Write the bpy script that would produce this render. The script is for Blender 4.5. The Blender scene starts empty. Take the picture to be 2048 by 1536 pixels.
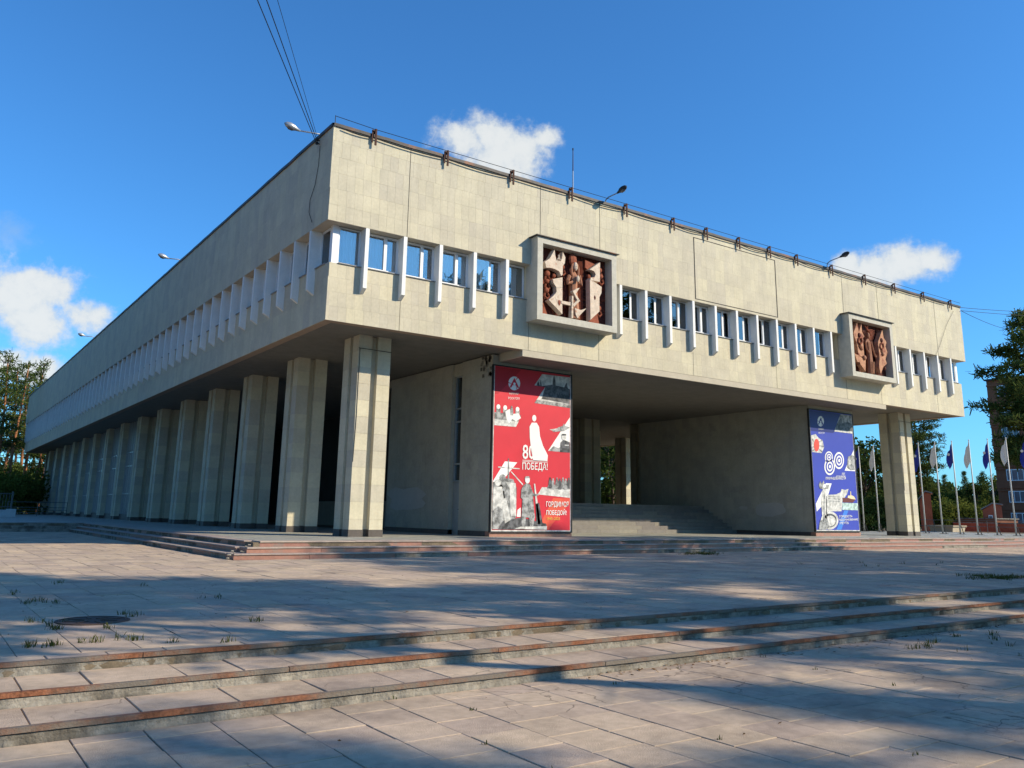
import bpy, math, random
import numpy as np
from mathutils import Vector, Matrix
random.seed(7); rng = np.random.default_rng(7)
SC = bpy.context.scene; COL = SC.collection
PI = math.pi

# ------------------------------------------------------------------ camera
CAM = np.array([-10.1763, -25.5064, 1.30])
F_PX, PITCH, ROLL, YAW, PX, PY = 1676.98, 0.2213, -0.0166, 0.6096, 1024.0, 651.0
def cam_axes():
    c, s = math.cos(YAW), math.sin(YAW); cp, sp = math.cos(PITCH), math.sin(PITCH); cr, sr = math.cos(ROLL), math.sin(ROLL)
    r = np.array([c, -s, 0.]); fw = np.array([s, c, 0.]); z = np.array([0, 0, 1.])
    d = fw*cp + z*sp; u = z*cp - fw*sp
    return r*cr - u*sr, r*sr + u*cr, d
AX, AY, AD = cam_axes()
cd = bpy.data.cameras.new('camera'); cam = bpy.data.objects.new('camera', cd); COL.objects.link(cam)
cd.sensor_width = 36; cd.lens = F_PX/2048*36; cd.shift_y = -(768-PY)/2048; cd.clip_end = 6000; cd.clip_start = .05
cam.matrix_world = Matrix([[AX[0], AY[0], -AD[0], CAM[0]], [AX[1], AY[1], -AD[1], CAM[1]], [AX[2], AY[2], -AD[2], CAM[2]], [0, 0, 0, 1]])
SC.camera = cam
def ray(u, v):
    return AX*(u-PX)/F_PX - AY*(v-PY)/F_PX + AD
def pix(u, v, ax, val):                      # photo pixel -> point on the plane axis = val
    d = ray(u, v); return CAM + d*(val-CAM[ax])/d[ax]
def far(u, dist, v=1040):                    # photo column -> ground position at that distance
    d = ray(u, v); h = math.hypot(d[0], d[1]); return CAM[0]+d[0]/h*dist, CAM[1]+d[1]/h*dist

# ------------------------------------------------------------------ sun, sky, exposure
SUN = np.array([.90, -1., .80]); SUN /= np.linalg.norm(SUN)
EL = math.asin(SUN[2]); AZ = math.atan2(SUN[0], SUN[1])
sl = bpy.data.lights.new('sun', 'SUN'); sl.energy = 4.9; sl.angle = math.radians(.53); sl.color = (1., .87, .66)
so = bpy.data.objects.new('sun', sl); COL.objects.link(so)
so.rotation_euler = Vector(SUN).to_track_quat('Z', 'Y').to_euler(); so.location = (60, -60, 60)
SC.view_settings.view_transform = 'Standard'; SC.view_settings.look = 'None'
SC.view_settings.gamma = 1; SC.view_settings.use_curve_mapping = False
SC.view_settings.exposure = .31
SC.cycles.max_bounces = 6; SC.cycles.diffuse_bounces = 3; SC.cycles.glossy_bounces = 3; SC.cycles.transparent_max_bounces = 12

class NT:
    def __init__(s, tree): s.t = tree; s.n = tree.nodes; s.l = tree.links
    def node(s, typ, **kw):
        n = s.n.new(typ)
        for k, v in kw.items():
            if k == 'inp':
                for a, b in v.items():
                    if hasattr(b, 'is_output'): s.l.new(b, n.inputs[a])
                    else: n.inputs[a].default_value = b
            else: setattr(n, k, v)
        return n
    def math(s, op, a, b=0., c=None, clamp=False):
        n = s.n.new('ShaderNodeMath'); n.operation = op; n.use_clamp = clamp
        for i, x in enumerate((a, b, c)):
            if x is None: continue
            if hasattr(x, 'is_output'): s.l.new(x, n.inputs[i])
            else: n.inputs[i].default_value = x
        return n.outputs[0]
    def vmath(s, op, a, b):
        n = s.n.new('ShaderNodeVectorMath'); n.operation = op
        for i, x in enumerate((a, b)):
            if hasattr(x, 'is_output'): s.l.new(x, n.inputs[i])
            else: n.inputs[i].default_value = x
        return n.outputs['Value'] if op == 'DOT_PRODUCT' else n.outputs[0]
    def mix(s, fac, a, b, blend='MIX'):
        n = s.n.new('ShaderNodeMix'); n.data_type = 'RGBA'; n.blend_type = blend
        for i, x in ((0, fac), (6, a), (7, b)):
            if hasattr(x, 'is_output'): s.l.new(x, n.inputs[i])
            else: n.inputs[i].default_value = x if i == 0 else (*x[:3], 1)
        return n.outputs[2]
    def ramp(s, fac, lo, hi):
        n = s.n.new('ShaderNodeMapRange'); n.interpolation_type = 'SMOOTHSTEP'
        s.l.new(fac, n.inputs[0]); n.inputs[1].default_value = lo; n.inputs[2].default_value = hi
        return n.outputs[0]
    def noise(s, vec, scale, detail=4, rough=.55):
        n = s.n.new('ShaderNodeTexNoise'); n.inputs['Scale'].default_value = scale; n.inputs['Detail'].default_value = detail
        n.inputs['Roughness'].default_value = rough
        if vec is not None: s.l.new(vec, n.inputs['Vector'])
        return n.outputs['Fac']

w = bpy.data.worlds.new('World'); SC.world = w; w.use_nodes = True
T = NT(w.node_tree); T.n.clear()
sky = T.n.new('ShaderNodeTexSky'); sky.sky_type = 'NISHITA'; sky.sun_disc = False
sky.sun_elevation = EL; sky.sun_rotation = AZ; sky.air_density = 1.0; sky.dust_density = .6; sky.ozone_density = 3.2; sky.altitude = 100
skyc = T.mix(1., sky.outputs[0], (.56, 1.28, 1.84), 'MULTIPLY')
dirv = T.n.new('ShaderNodeTexCoord').outputs['Generated']
n1 = T.noise(dirv, 20, 8, .62); n2 = T.noise(dirv, 75, 5, .65)
pert = T.math('ADD', T.math('MULTIPLY_ADD', n1, 3.4, -1.7), T.math('MULTIPLY_ADD', n2, 1.2, -.6))
ZS = 1.5                                       # clouds are flatter than wide
dsc = T.vmath('MULTIPLY', dirv, (1, 1, ZS))
def lump(c, r):
    c = np.array(c)/np.linalg.norm(c)*np.array((1, 1, ZS)); n = T.n.new('ShaderNodeVectorMath'); n.operation = 'DISTANCE'
    T.l.new(dsc, n.inputs[0]); n.inputs[1].default_value = tuple(c)
    return T.math('MULTIPLY_ADD', n.outputs['Value'], -F_PX/r, 1.)
cl = None
for (u, v, r_) in ((930,282,62),(985,274,66),(1040,300,78),(1088,276,40),(985,318,95),
          (1695,532,40),(1745,540,55),(1810,532,66),(1862,520,42),
          (95,578,66),(30,600,92),(175,628,56),(60,640,80),
          (6,728,50),(80,740,48)):
    q = lump(ray(u, v), r_*1.18); cl = q if cl is None else T.math('MAXIMUM', cl, q)
for az, el, k in ((120,.30,1.),(165,.22,1.4),(205,.36,1.1),(250,.25,1.6),(300,.24,1.2)):   # the same fair-weather clouds all round the horizon
    a = math.radians(az)
    for j in range(2): cl = T.math('MAXIMUM', cl, lump((math.sin(a+.05*j*k), math.cos(a+.05*j*k), el+.012*j), 85*k))
cov = T.ramp(T.math('MULTIPLY_ADD', pert, .52, cl), .02, .70)
wis = T.math('MULTIPLY', T.ramp(T.math('MULTIPLY_ADD', pert, .8, lump(ray(25, 462), 70)), .2, 1.3), .28)
cov = T.math('MAXIMUM', T.math('MULTIPLY', cov, .94), wis)
lit = T.ramp(T.math('ADD', T.math('MULTIPLY', cl, .5), T.math('MULTIPLY_ADD', n2, .6, T.math('MULTIPLY', n1, 1.0))), .62, 1.30)
ccol = T.mix(lit, (3.9, 4.9, 5.9), (7.2, 7.4, 7.3))
out = T.mix(cov, skyc, ccol)
bg = T.node('ShaderNodeBackground', inp={'Color': out, 'Strength': .094})
T.l.new(bg.outputs[0], T.node('ShaderNodeOutputWorld').inputs[0])

# ------------------------------------------------------------------ materials
MATS = {}
def surf(name, base, var=.12, scale=3., rough=.85, bump=.15, bscale=60., spec=.25, tint=0., base2=None, stain=None, stain_scale=.6, stain_lo=.55, stain_hi=.75, metal=0., streak=False, local=False, crack=0.):
    m = bpy.data.materials.new(name); m.use_nodes = True; t = NT(m.node_tree); t.n.clear()
    pos = t.n.new('ShaderNodeTexCoord').outputs['Object'] if local else t.n.new('ShaderNodeNewGeometry').outputs['Position']
    b = np.array(base)
    nn = t.noise(pos, scale, 6, .6)
    col = t.mix(t.ramp(nn, .3, .7), tuple(b*(1-var)), tuple(np.minimum(b*(1+var), .92)) if base2 is None else base2)
    n4 = t.noise(pos, scale*9, 3, .6)
    col = t.mix(.35, col, t.mix(t.ramp(n4, .3, .7), tuple(b*(1-var*1.3)), tuple(np.minimum(b*(1+var*1.1), .92))))
    if streak:
        mp = t.node('ShaderNodeMapping', inp={'Vector': pos, 'Scale': (2.2, 2.2, .16)})
        col = t.mix(t.math('MULTIPLY', t.ramp(t.noise(mp.outputs[0], 1.6, 5, .6), .5, .8), .38), col, tuple(b*.66))
    if stain is not None:
        col = t.mix(t.ramp(t.noise(pos, stain_scale, 7, .65), stain_lo, stain_hi), col, stain)
    if crack:
        wob = t.node('ShaderNodeTexNoise', inp={'Vector': pos, 'Scale': 2.5, 'Detail': 5}); vv = t.vmath('ADD', pos, t.vmath('SCALE', wob.outputs['Color'], (0, 0, 0)))
        vv.node.inputs[1].links[0].from_node.inputs['Scale'].default_value = .35
        vo = t.node('ShaderNodeTexVoronoi', feature='DISTANCE_TO_EDGE', inp={'Vector': vv, 'Scale': 1.15})
        ck = t.math('MULTIPLY', t.math('SUBTRACT', 1., t.ramp(vo.outputs['Distance'], .0, .012)), t.ramp(t.noise(pos, .55, 3, .5), .52, .60))
        sp2 = t.math('MULTIPLY', t.ramp(t.noise(pos, 38, 3, .7), .66, .76), .55)
        col = t.mix(t.math('MAXIMUM', t.math('MULTIPLY', ck, crack), sp2), col, tuple(b*.32))
    if tint:
        at = t.node('ShaderNodeAttribute', attribute_name='tint').outputs['Fac']
        oi = t.n.new('ShaderNodeObjectInfo'); sp = t.n.new('ShaderNodeSeparateColor'); t.l.new(oi.outputs['Color'], sp.inputs[0])
        tv = t.math('ADD', at, t.math('SUBTRACT', sp.outputs[0], 1.))           # -1 .. 0
        k = t.math('ADD', 1., t.math('MULTIPLY', t.math('ADD', tv, .5), tint))
        cc = t.node('ShaderNodeCombineColor', inp={0: k, 1: k, 2: t.math('ADD', 1., t.math('MULTIPLY', t.math('ADD', tv, .5), tint*.55))})
        col = t.mix(1., col, cc.outputs[0], 'MULTIPLY')
    p = t.node('ShaderNodeBsdfPrincipled', inp={'Base Color': col, 'Roughness': rough, 'Metallic': metal})
    p.inputs['Specular IOR Level'].default_value = spec
    if bump:
        bn = t.node('ShaderNodeBump', inp={'Strength': bump, 'Distance': .02, 'Height': t.noise(pos, bscale, 4, .6)})
        t.l.new(bn.outputs[0], p.inputs['Normal'])
    t.l.new(p.outputs[0], t.node('ShaderNodeOutputMaterial').inputs[0])
    m.diffuse_color = (*base, 1); MATS[name] = m
    return m
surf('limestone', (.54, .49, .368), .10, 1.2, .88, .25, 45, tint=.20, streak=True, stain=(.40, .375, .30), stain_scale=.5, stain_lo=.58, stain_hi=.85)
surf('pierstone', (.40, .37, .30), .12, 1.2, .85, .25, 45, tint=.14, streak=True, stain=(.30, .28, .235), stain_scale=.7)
surf('fin_paint', (.76, .76, .73), .06, 3, .7, .1, 60, streak=True)
surf('concrete_frame', (.50, .48, .41), .12, 4, .9, .35, 50, streak=True)
surf('joint_fill', (.44, .40, .30), .2, 4, .95, 0)
surf('joint', (.06, .055, .05), .2, 4, .95, 0)
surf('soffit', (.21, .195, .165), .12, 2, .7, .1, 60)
surf('lip', (.47, .42, .33), .08, 2, .85, .15, 60)
surf('underlip_bounce', (.36, .27, .20), .10, 2, .85, .15, 60)  # reddish brown of light reflected onto the underside, put into the colour
surf('dark_plinth', (.10, .085, .075), .2, 5, .6, .2, 60)
surf('flashing', (.055, .05, .048), .3, 3, .55, .15, 30, metal=.2, stain=(.16, .075, .045), stain_scale=1.2, stain_lo=.52, stain_hi=.68)
surf('rust', (.075, .035, .025), .35, 8, .8, .3, 60)
surf('black_cable', (.015, .015, .016), .1, 5, .6, 0)
surf('roofing', (.07, .07, .07), .2, .8, .95, .2, 20)
surf('interior', (.05, .05, .05), .2, 1, .9, 0)
surf('window_frame', (.78, .79, .80), .03, 4, .35, 0, spec=.5)
surf('sill', (.26, .26, .26), .1, 4, .5, .1, 60)
surf('red_relief', (.095, .024, .016), .3, 9, .75, .5, 40, stain=(.09, .03, .022), stain_scale=3.)
surf('red_relief_pale', (.25, .07, .036), .25, 8, .75, .4, 50)
surf('white_relief', (.62, .51, .40), .2, 6, .75, .7, 22, stain=(.42, .20, .12), stain_scale=3.6, stain_lo=.58, stain_hi=.72, crack=.8)
surf('cream_relief', (.46, .235, .135), .25, 6, .75, .7, 22, stain=(.22, .065, .04), stain_scale=3.6, stain_lo=.48, stain_hi=.66)
surf('figure_relief', (.36, .165, .095), .22, 7, .7, .4, 40)
surf('paving', (.49, .378, .28), .20, 1.1, .9, .5, 90, tint=.20, stain=(.255, .20, .155), stain_scale=.8, stain_lo=.48, stain_hi=.78, crack=.85)
surf('paving_bed', (.17, .135, .095), .35, 4, .95, .3, 60)
surf('terrace_stone', (.33, .32, .27), .16, 1.5, .55, .2, 60, tint=.22, spec=.4, stain=(.22, .22, .19), stain_scale=.8)
surf('red_granite', (.31, .15, .11), .18, 9, .5, .15, 90, tint=.2, spec=.45, stain=(.20, .17, .145), stain_scale=1.6, stain_lo=.5, stain_hi=.72)
surf('tread_stone', (.36, .29, .25), .2, 4, .7, .3, 60, tint=.25, stain=(.24, .22, .19), stain_scale=2.)
surf('stair_stone', (.215, .195, .17), .14, 3, .7, .2, 60, tint=.3)
surf('old_concrete', (.28, .255, .215), .32, 3, .95, .8, 35, stain=(.12, .105, .085), stain_scale=2.2, stain_lo=.44, stain_hi=.64)
surf('rust_edge', (.22, .088, .045), .55, 4, .85, .5, 60, stain=(.17, .145, .12), stain_scale=1.1, stain_lo=.40, stain_hi=.58)
surf('cast_iron', (.085, .055, .04), .35, 12, .7, .5, 50)
surf('grass_ground', (.075, .09, .035), .4, .4, .95, .5, 10, base2=(.13, .12, .055))
surf('asphalt', (.085, .083, .08), .2, .5, .95, .3, 40)
surf('grey_metal', (.42, .43, .44), .06, 5, .4, 0, metal=.6, spec=.5)
surf('pole_white', (.56, .56, .55), .08, 5, .5, 0, metal=.15)
surf('lamp_glass', (.10, .10, .11), .1, 8, .25, 0, spec=.6)
surf('dark_metal', (.03, .03, .032), .15, 8, .5, 0)
surf('flag_white', (.74, .74, .74), .05, 3, .85, .1, 30)
surf('flag_blue', (.035, .055, .36), .1, 3, .8, .1, 30)
surf('brick_dark', (.26, .098, .05), .2, 1.2, .9, .3, 12)
surf('brick_red', (.42, .125, .07), .2, 1.2, .9, .3, 12)
surf('bark_low', (.085, .062, .05), .35, 5, .95, .6, 12)
surf('bark_pine', (.30, .125, .055), .3, 4, .95, .5, 12, base2=(.36, .165, .08))
surf('birch_bark', (.5, .48, .44), .2, 4, .9, .3, 12)
surf('white_wall', (.55, .56, .56), .1, 2, .9, .2, 30)
surf('fence_metal', (.12, .13, .13), .15, 4, .6, 0)
surf('beige_planter', (.50, .42, .31), .1, 3, .9, .3, 30)
surf('curtain', (.74, .76, .77), .05, 3, .95, 0)
surf('balcony_glass', (.10, .13, .17), .2, .6, .15, 0, spec=.6)
surf('paint_patch', (.44, .42, .38), .06, 3, .9, .1, 40)

def leafmat(name, c1, c2, trans=.25):
    m = bpy.data.materials.new(name); m.use_nodes = True; t = NT(m.node_tree); t.n.clear()
    oi = t.n.new('ShaderNodeObjectInfo')
    at = t.node('ShaderNodeAttribute', attribute_name='tint').outputs['Fac']
    col = t.mix(t.math('ADD', t.math('MULTIPLY', at, .8), t.math('MULTIPLY', oi.outputs['Random'], .2)), c1, c2)
    d = t.node('ShaderNodeBsdfDiffuse', inp={'Color': col}); tr = t.node('ShaderNodeBsdfTranslucent', inp={'Color': col})
    mx = t.node('ShaderNodeMixShader', inp={0: trans}); t.l.new(d.outputs[0], mx.inputs[1]); t.l.new(tr.outputs[0], mx.inputs[2])
    t.l.new(mx.outputs[0], t.node('ShaderNodeOutputMaterial').inputs[0]); MATS[name] = m
leafmat('pine_needles', (.030, .062, .018), (.135, .155, .04), .28)
leafmat('dark_leaves', (.024, .05, .015), (.095, .12, .03), .3)
leafmat('light_leaves', (.06, .085, .018), (.16, .17, .035), .35)
leafmat('grass_blades', (.05, .07, .02), (.15, .145, .045), .35)
leafmat('dry_leaves', (.10, .045, .02), (.22, .13, .06), .1)

def glass(name, tintc=(.72, .82, .86), refl=.30):
    m = bpy.data.materials.new(name); m.use_nodes = True; t = NT(m.node_tree); t.n.clear()
    fr = t.node('ShaderNodeFresnel', inp={'IOR': 1.52})
    f = t.math('ADD', t.math('MULTIPLY', fr.outputs[0], 1. - refl), refl)
    tr = t.node('ShaderNodeBsdfTransparent', inp={'Color': (*tintc, 1)}); g = t.node('ShaderNodeBsdfGlossy', inp={'Roughness': .015, 'Color': (.95, .97, 1, 1)})
    mx = t.node('ShaderNodeMixShader', inp={0: f}); t.l.new(tr.outputs[0], mx.inputs[1]); t.l.new(g.outputs[0], mx.inputs[2])
    t.l.new(mx.outputs[0], t.node('ShaderNodeOutputMaterial').inputs[0]); MATS[name] = m
glass('pane', (.92, .96, .97), .12)
glass('pane_dark', (.35, .4, .42), .12)

def printmat(name, col, photo=0.):
    m = bpy.data.materials.new(name); m.use_nodes = True; t = NT(m.node_tree); t.n.clear()
    pos = t.n.new('ShaderNodeNewGeometry').outputs['Position']; b = np.array(col)
    c = t.mix(t.ramp(t.noise(pos, .8, 4, .5), .3, .7), tuple(b*.94), tuple(np.minimum(b*1.05, .9)))
    if photo:
        v = t.noise(pos, 4.5, 6, .62)
        c = t.mix(t.ramp(v, .36, .64), tuple(b*(1-photo)), tuple(np.minimum(b*(1+photo), .85)))
    p = t.node('ShaderNodeBsdfPrincipled', inp={'Base Color': c, 'Roughness': .5}); p.inputs['Specular IOR Level'].default_value = .3
    bn = t.node('ShaderNodeBump', inp={'Strength': .25, 'Distance': .05, 'Height': t.noise(pos, .9, 3, .5)}); t.l.new(bn.outputs[0], p.inputs['Normal'])
    t.l.new(p.outputs[0], t.node('ShaderNodeOutputMaterial').inputs[0]); MATS[name] = m
printmat('print_red', (.60, .022, .040)); printmat('print_red_deep', (.43, .012, .026)); printmat('print_orange', (.68, .10, .05))
printmat('print_white', (.80, .79, .76)); printmat('print_pale', (.56, .55, .52), .28); printmat('print_grey', (.27, .27, .265), .6)
printmat('print_dark', (.085, .085, .09), .7); printmat('print_blue', (.040, .058, .40)); printmat('print_blue_deep', (.016, .022, .17))
printmat('print_sky', (.05, .20, .66)); printmat('print_maroon', (.13, .03, .025)); printmat('print_cream', (.74, .60, .36)); printmat('print_scarlet', (.68, .08, .05)); printmat('print_aqua', (.42, .56, .52), .35)
printmat('print_yellow', (.75, .45, .08))

# ------------------------------------------------------------------ mesh helpers
WL = {}                                       # world location of every empty or part
def tag(o, label=None, cat=None, group=None, kind=None):
    if label: o['label'] = label
    if cat: o['category'] = cat
    if group: o['group'] = group
    if kind: o['kind'] = kind
    return o
def thing(name, loc, label=None, cat=None, group=None, kind=None):
    o = bpy.data.objects.new(name, None); COL.objects.link(o); o.location = loc; o.empty_display_size = .3
    WL[o.name] = np.array(loc, float); return tag(o, label, cat, group, kind)
def wl(o): return WL.get(o.name, np.zeros(3)) if o is not None else np.zeros(3)
def link(name, me, parent=None, loc=None):
    """loc: world position of the mesh's own origin"""
    o = bpy.data.objects.new(name, me); COL.objects.link(o)
    l = np.array(loc if loc is not None else (0, 0, 0), float)
    if parent is not None: o.parent = parent; o.location = l - wl(parent)
    else: o.location = l
    WL[o.name] = l; return o
BOXF = [(0,3,2,1),(4,5,6,7),(0,1,5,4),(1,2,6,5),(2,3,7,6),(3,0,4,7)]
class MB:
    def __init__(s): s.v = []; s.f = []; s.t = []
    def add(s, vs, fs, tint=0.):
        b = len(s.v); s.v += [tuple(map(float, p)) for p in vs]
        s.f += [tuple(i+b for i in f) for f in fs]; s.t += [tint]*len(fs); return s
    def box(s, x0, x1, y0, y1, z0, z1, tint=0.):
        return s.add([(x0,y0,z0),(x1,y0,z0),(x1,y1,z0),(x0,y1,z0),(x0,y0,z1),(x1,y0,z1),(x1,y1,z1),(x0,y1,z1)], BOXF, tint)
    def obox(s, o, u, v, n, tint=0.):       # corner o, edge vectors u, v, n
        o, u, v, n = map(np.array, (o, u, v, n))
        vs = [o, o+u, o+u+v, o+v, o+n, o+u+n, o+u+v+n, o+v+n]
        fl = np.dot(np.cross(u, v), n) < 0
        return s.add(vs, [f[::-1] for f in BOXF] if fl else BOXF, tint)
    def prism(s, pts, ext, tint=0.):        # planar polygon (list of 3d points) extruded by vector ext
        n = len(pts); p = [np.array(q, float) for q in pts]; e = np.array(ext, float)
        nn = sum((np.cross(p[i]-p[0], p[(i+1) % n]-p[0]) for i in range(1, n-1)), np.zeros(3))
        if np.dot(nn, e) < 0: p = p[::-1]
        vs = p + [q+e for q in p]
        fs = [tuple(range(n))[::-1], tuple(range(n, 2*n))] + [(i, (i+1) % n, n+(i+1) % n, n+i) for i in range(n)]
        return s.add(vs, fs, tint)
    def tube(s, path, rad, seg=8, tint=0., caps=True):
        P = [np.array(p, float) for p in path]; R = rad if hasattr(rad, '__len__') else [rad]*len(P)
        vs = []; prev = None
        for i, p in enumerate(P):
            d = P[min(i+1, len(P)-1)] - P[max(i-1, 0)]; d /= (np.linalg.norm(d)+1e-9)
            if prev is None: a = np.cross(d, [0, 0, 1.] if abs(d[2]) < .9 else [1., 0, 0])
            else: a = prev - d*np.dot(prev, d)
            a /= np.linalg.norm(a); prev = a; b = np.cross(d, a)
            vs += [p + R[i]*(a*math.cos(2*PI*k/seg) + b*math.sin(2*PI*k/seg)) for k in range(seg)]
        fs = [(i*seg+k, i*seg+(k+1) % seg, (i+1)*seg+(k+1) % seg, (i+1)*seg+k) for i in range(len(P)-1) for k in range(seg)]
        if caps: fs += [tuple(range(seg))[::-1], tuple(range((len(P)-1)*seg, len(P)*seg))]
        return s.add(vs, fs, tint)
    def ball(s, c, r, seg=10, rings=7, tint=0., squash=(1, 1, 1)):
        c = np.array(c, float); vs = [c+np.array((0, 0, r*squash[2]))]
        for i in range(1, rings):
            a = PI*i/rings
            vs += [c + np.array((r*math.sin(a)*math.cos(2*PI*k/seg)*squash[0], r*math.sin(a)*math.sin(2*PI*k/seg)*squash[1], r*math.cos(a)*squash[2])) for k in range(seg)]
        vs.append(c-np.array((0, 0, r*squash[2]))); fs = [(0, 1+k, 1+(k+1) % seg) for k in range(seg)]
        for i in range(rings-2): fs += [(1+i*seg+k, 1+(i+1)*seg+k, 1+(i+1)*seg+(k+1) % seg, 1+i*seg+(k+1) % seg) for k in range(seg)]
        e = len(vs)-1; fs += [(e, 1+(rings-2)*seg+(k+1) % seg, 1+(rings-2)*seg+k) for k in range(seg)]
        return s.add(vs, fs, tint)
    def mesh(s, name, m, off=(0, 0, 0), smooth=False, tints=True):
        me = bpy.data.meshes.new(name); me.from_pydata([tuple(np.array(p)-off) for p in s.v], [], s.f); me.materials.append(MATS[m])
        if tints and any(s.t):
            a = me.attributes.new('tint', 'FLOAT', 'FACE'); a.data.foreach_set('value', s.t)
        if smooth: me.polygons.foreach_set('use_smooth', [True]*len(me.polygons))
        me.update(); return me
    def build(s, name, m, parent=None, smooth=False, kind=None, at=None):
        off = wl(parent) if at is None else np.array(at)
        o = link(name, s.mesh(name, m, off, smooth), parent, off)
        if kind: o['kind'] = kind
        return o
def mesh_np(name, V, Fc, m, tint=None):
    """V (n,3); Fc (k,3) triangles or (k,4) quads"""
    me = bpy.data.meshes.new(name); k, c = Fc.shape
    me.vertices.add(len(V)); me.vertices.foreach_set('co', V.astype(np.float32).ravel())
    me.loops.add(k*c); me.loops.foreach_set('vertex_index', Fc.astype(np.int32).ravel())
    me.polygons.add(k); me.polygons.foreach_set('loop_start', np.arange(0, k*c, c, dtype=np.int32))
    if tint is not None:
        a = me.attributes.new('tint', 'FLOAT', 'FACE'); a.data.foreach_set('value', tint.astype(np.float32))
    me.materials.append(MATS[m]); me.update(calc_edges=True); me.validate(); return me

# ------------------------------------------------------------------ dimensions of the building
L, D, ZT, ZUB, ZLT, ZLB, INS = 41.605, 91.3, 14.326, 10.878, 9.495, 7.499, .258
FS, FW = 1.473, .14
TZ = .45
WIN = .40                                     # window plane behind the front of the fascia

# ================================================================== ground and paving
g = MB()
g.add([(-400,-400,-.36),(500,-400,-.36),(500,-16.75,-.36),(-400,-16.75,-.36)], [(0,1,2,3)])
g.add([(-400,-16.75,-.36),(500,-16.75,-.36),(500,-16.75,-.05),(-400,-16.75,-.05)], [(0,1,2,3)])
g.add([(-400,-16.75,-.05),(500,-16.75,-.05),(1500,1800,-.05),(-1500,1800,-.05)], [(0,1,2,3)])
tag(g.build('ground', 'grass_ground'), 'mown grass and soil ground around the square', kind='structure')

def slab_piece(dx, dy, h, ch=.003):
    m = MB(); x, y = dx/2, dy/2
    m.add([(-x,-y,-h),(x,-y,-h),(x,y,-h),(-x,y,-h),(-x,-y,-ch),(x,-y,-ch),(x,y,-ch),(-x,y,-ch),(-x+ch,-y+ch,0),(x-ch,-y+ch,0),(x-ch,y-ch,0),(-x+ch,y-ch,0)],
          [(0,1,5,4),(1,2,6,5),(2,3,7,6),(3,0,4,7),(4,5,9,8),(5,6,10,9),(6,7,11,10),(7,4,8,11),(8,9,10,11)])
    return m
def pave(owner, rects, z, sx, sy, near, n_near, matn, jit=.004, gap=.014, name='paving_slab', seed=3, stag=.5):
    """rects: list (x0,x1,y0,y1); the n_near slabs nearest to point `near` in view are objects of their own"""
    r = random.Random(seed); cells = []
    for (x0, x1, y0, y1) in rects:
        nx = int(round((x1-x0)/sx))
        for i in range(nx):
            off = sy*stag*((i*0.37) % 1.0 if stag else 0); y = y0-off
            while y < y1-1e-6:
                a, b = max(y, y0), min(y+sy, y1); y += sy
                if b-a < .08: continue
                cells.append((x0+(i+.5)*sx, (a+b)/2, sx-gap, b-a-gap))
    def seen(c):
        p = np.array((c[0], c[1], z))-CAM; d = p@AD
        if d < 1: return False
        u = PX+F_PX*(p@AX)/d; v = PY-F_PX*(p@AY)/d; return -20 < u < 2068 and v < 1560
    vis = sorted((math.hypot(c[0]-near[0], c[1]-near[1]), k) for k, c in enumerate(cells) if seen(c))[:n_near]
    ind = {k for _, k in vis}; cache = {}; rest = MB()
    proto = slab_piece
    for k, (cx, cy, dx, dy) in enumerate(cells):
        tint = -r.random(); h = r.uniform(-jit, jit); tx, ty = r.gauss(0, .002), r.gauss(0, .002)
        if k in ind:
            key = (round(dx, 3), round(dy, 3))
            if key not in cache: cache[key] = proto(dx, dy, .06).mesh(name, matn)
            o = link(name, cache[key], owner, (cx, cy, z+h)); o.rotation_euler = (tx, ty, r.gauss(0, .003)); o.color = (1+tint, 1, 1, 1)
        else:
            m = proto(dx, dy, .05)
            rest.add([(cx+a, cy+b, z+h+c + a*ty*-1 + b*tx) for a, b, c in m.v], m.f, tint)
    if rest.v:
        o = rest.build(name+'s_beyond', matn, owner); o['kind'] = 'stuff'
E1, E2, E3 = -16.88, -17.62, -18.32           # nosings of the foreground steps
RZ = .11
pl = MB(); pl.box(-60, 80, E1+.02, 60, -.5, -.009)
plaza = tag(pl.build('plaza', 'paving_bed'), 'square of staggered concrete paving slabs before the building', kind='structure')
pave(plaza, [(-32.9, 48.6, E1+.30, -2.64), (-32.9, -3.05, -2.64, 25.6)], 0., .515, .80, (CAM[0]+1, CAM[1]), 290, 'paving', gap=.006)
lp = MB(); lp.box(-60, 80, -70, E3+.01, -.6, -3*RZ-.010)
lower = tag(lp.build('lower_pavement', 'paving_bed'), 'cracked paving below the rusty foreground steps', kind='structure')
pave(lower, [(-24, 22, -34, E3-.02)], -3*RZ, .50, .50, (CAM[0]+2, CAM[1]+3), 200, 'paving', jit=.004, gap=.009, seed=11, stag=.6)

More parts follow.
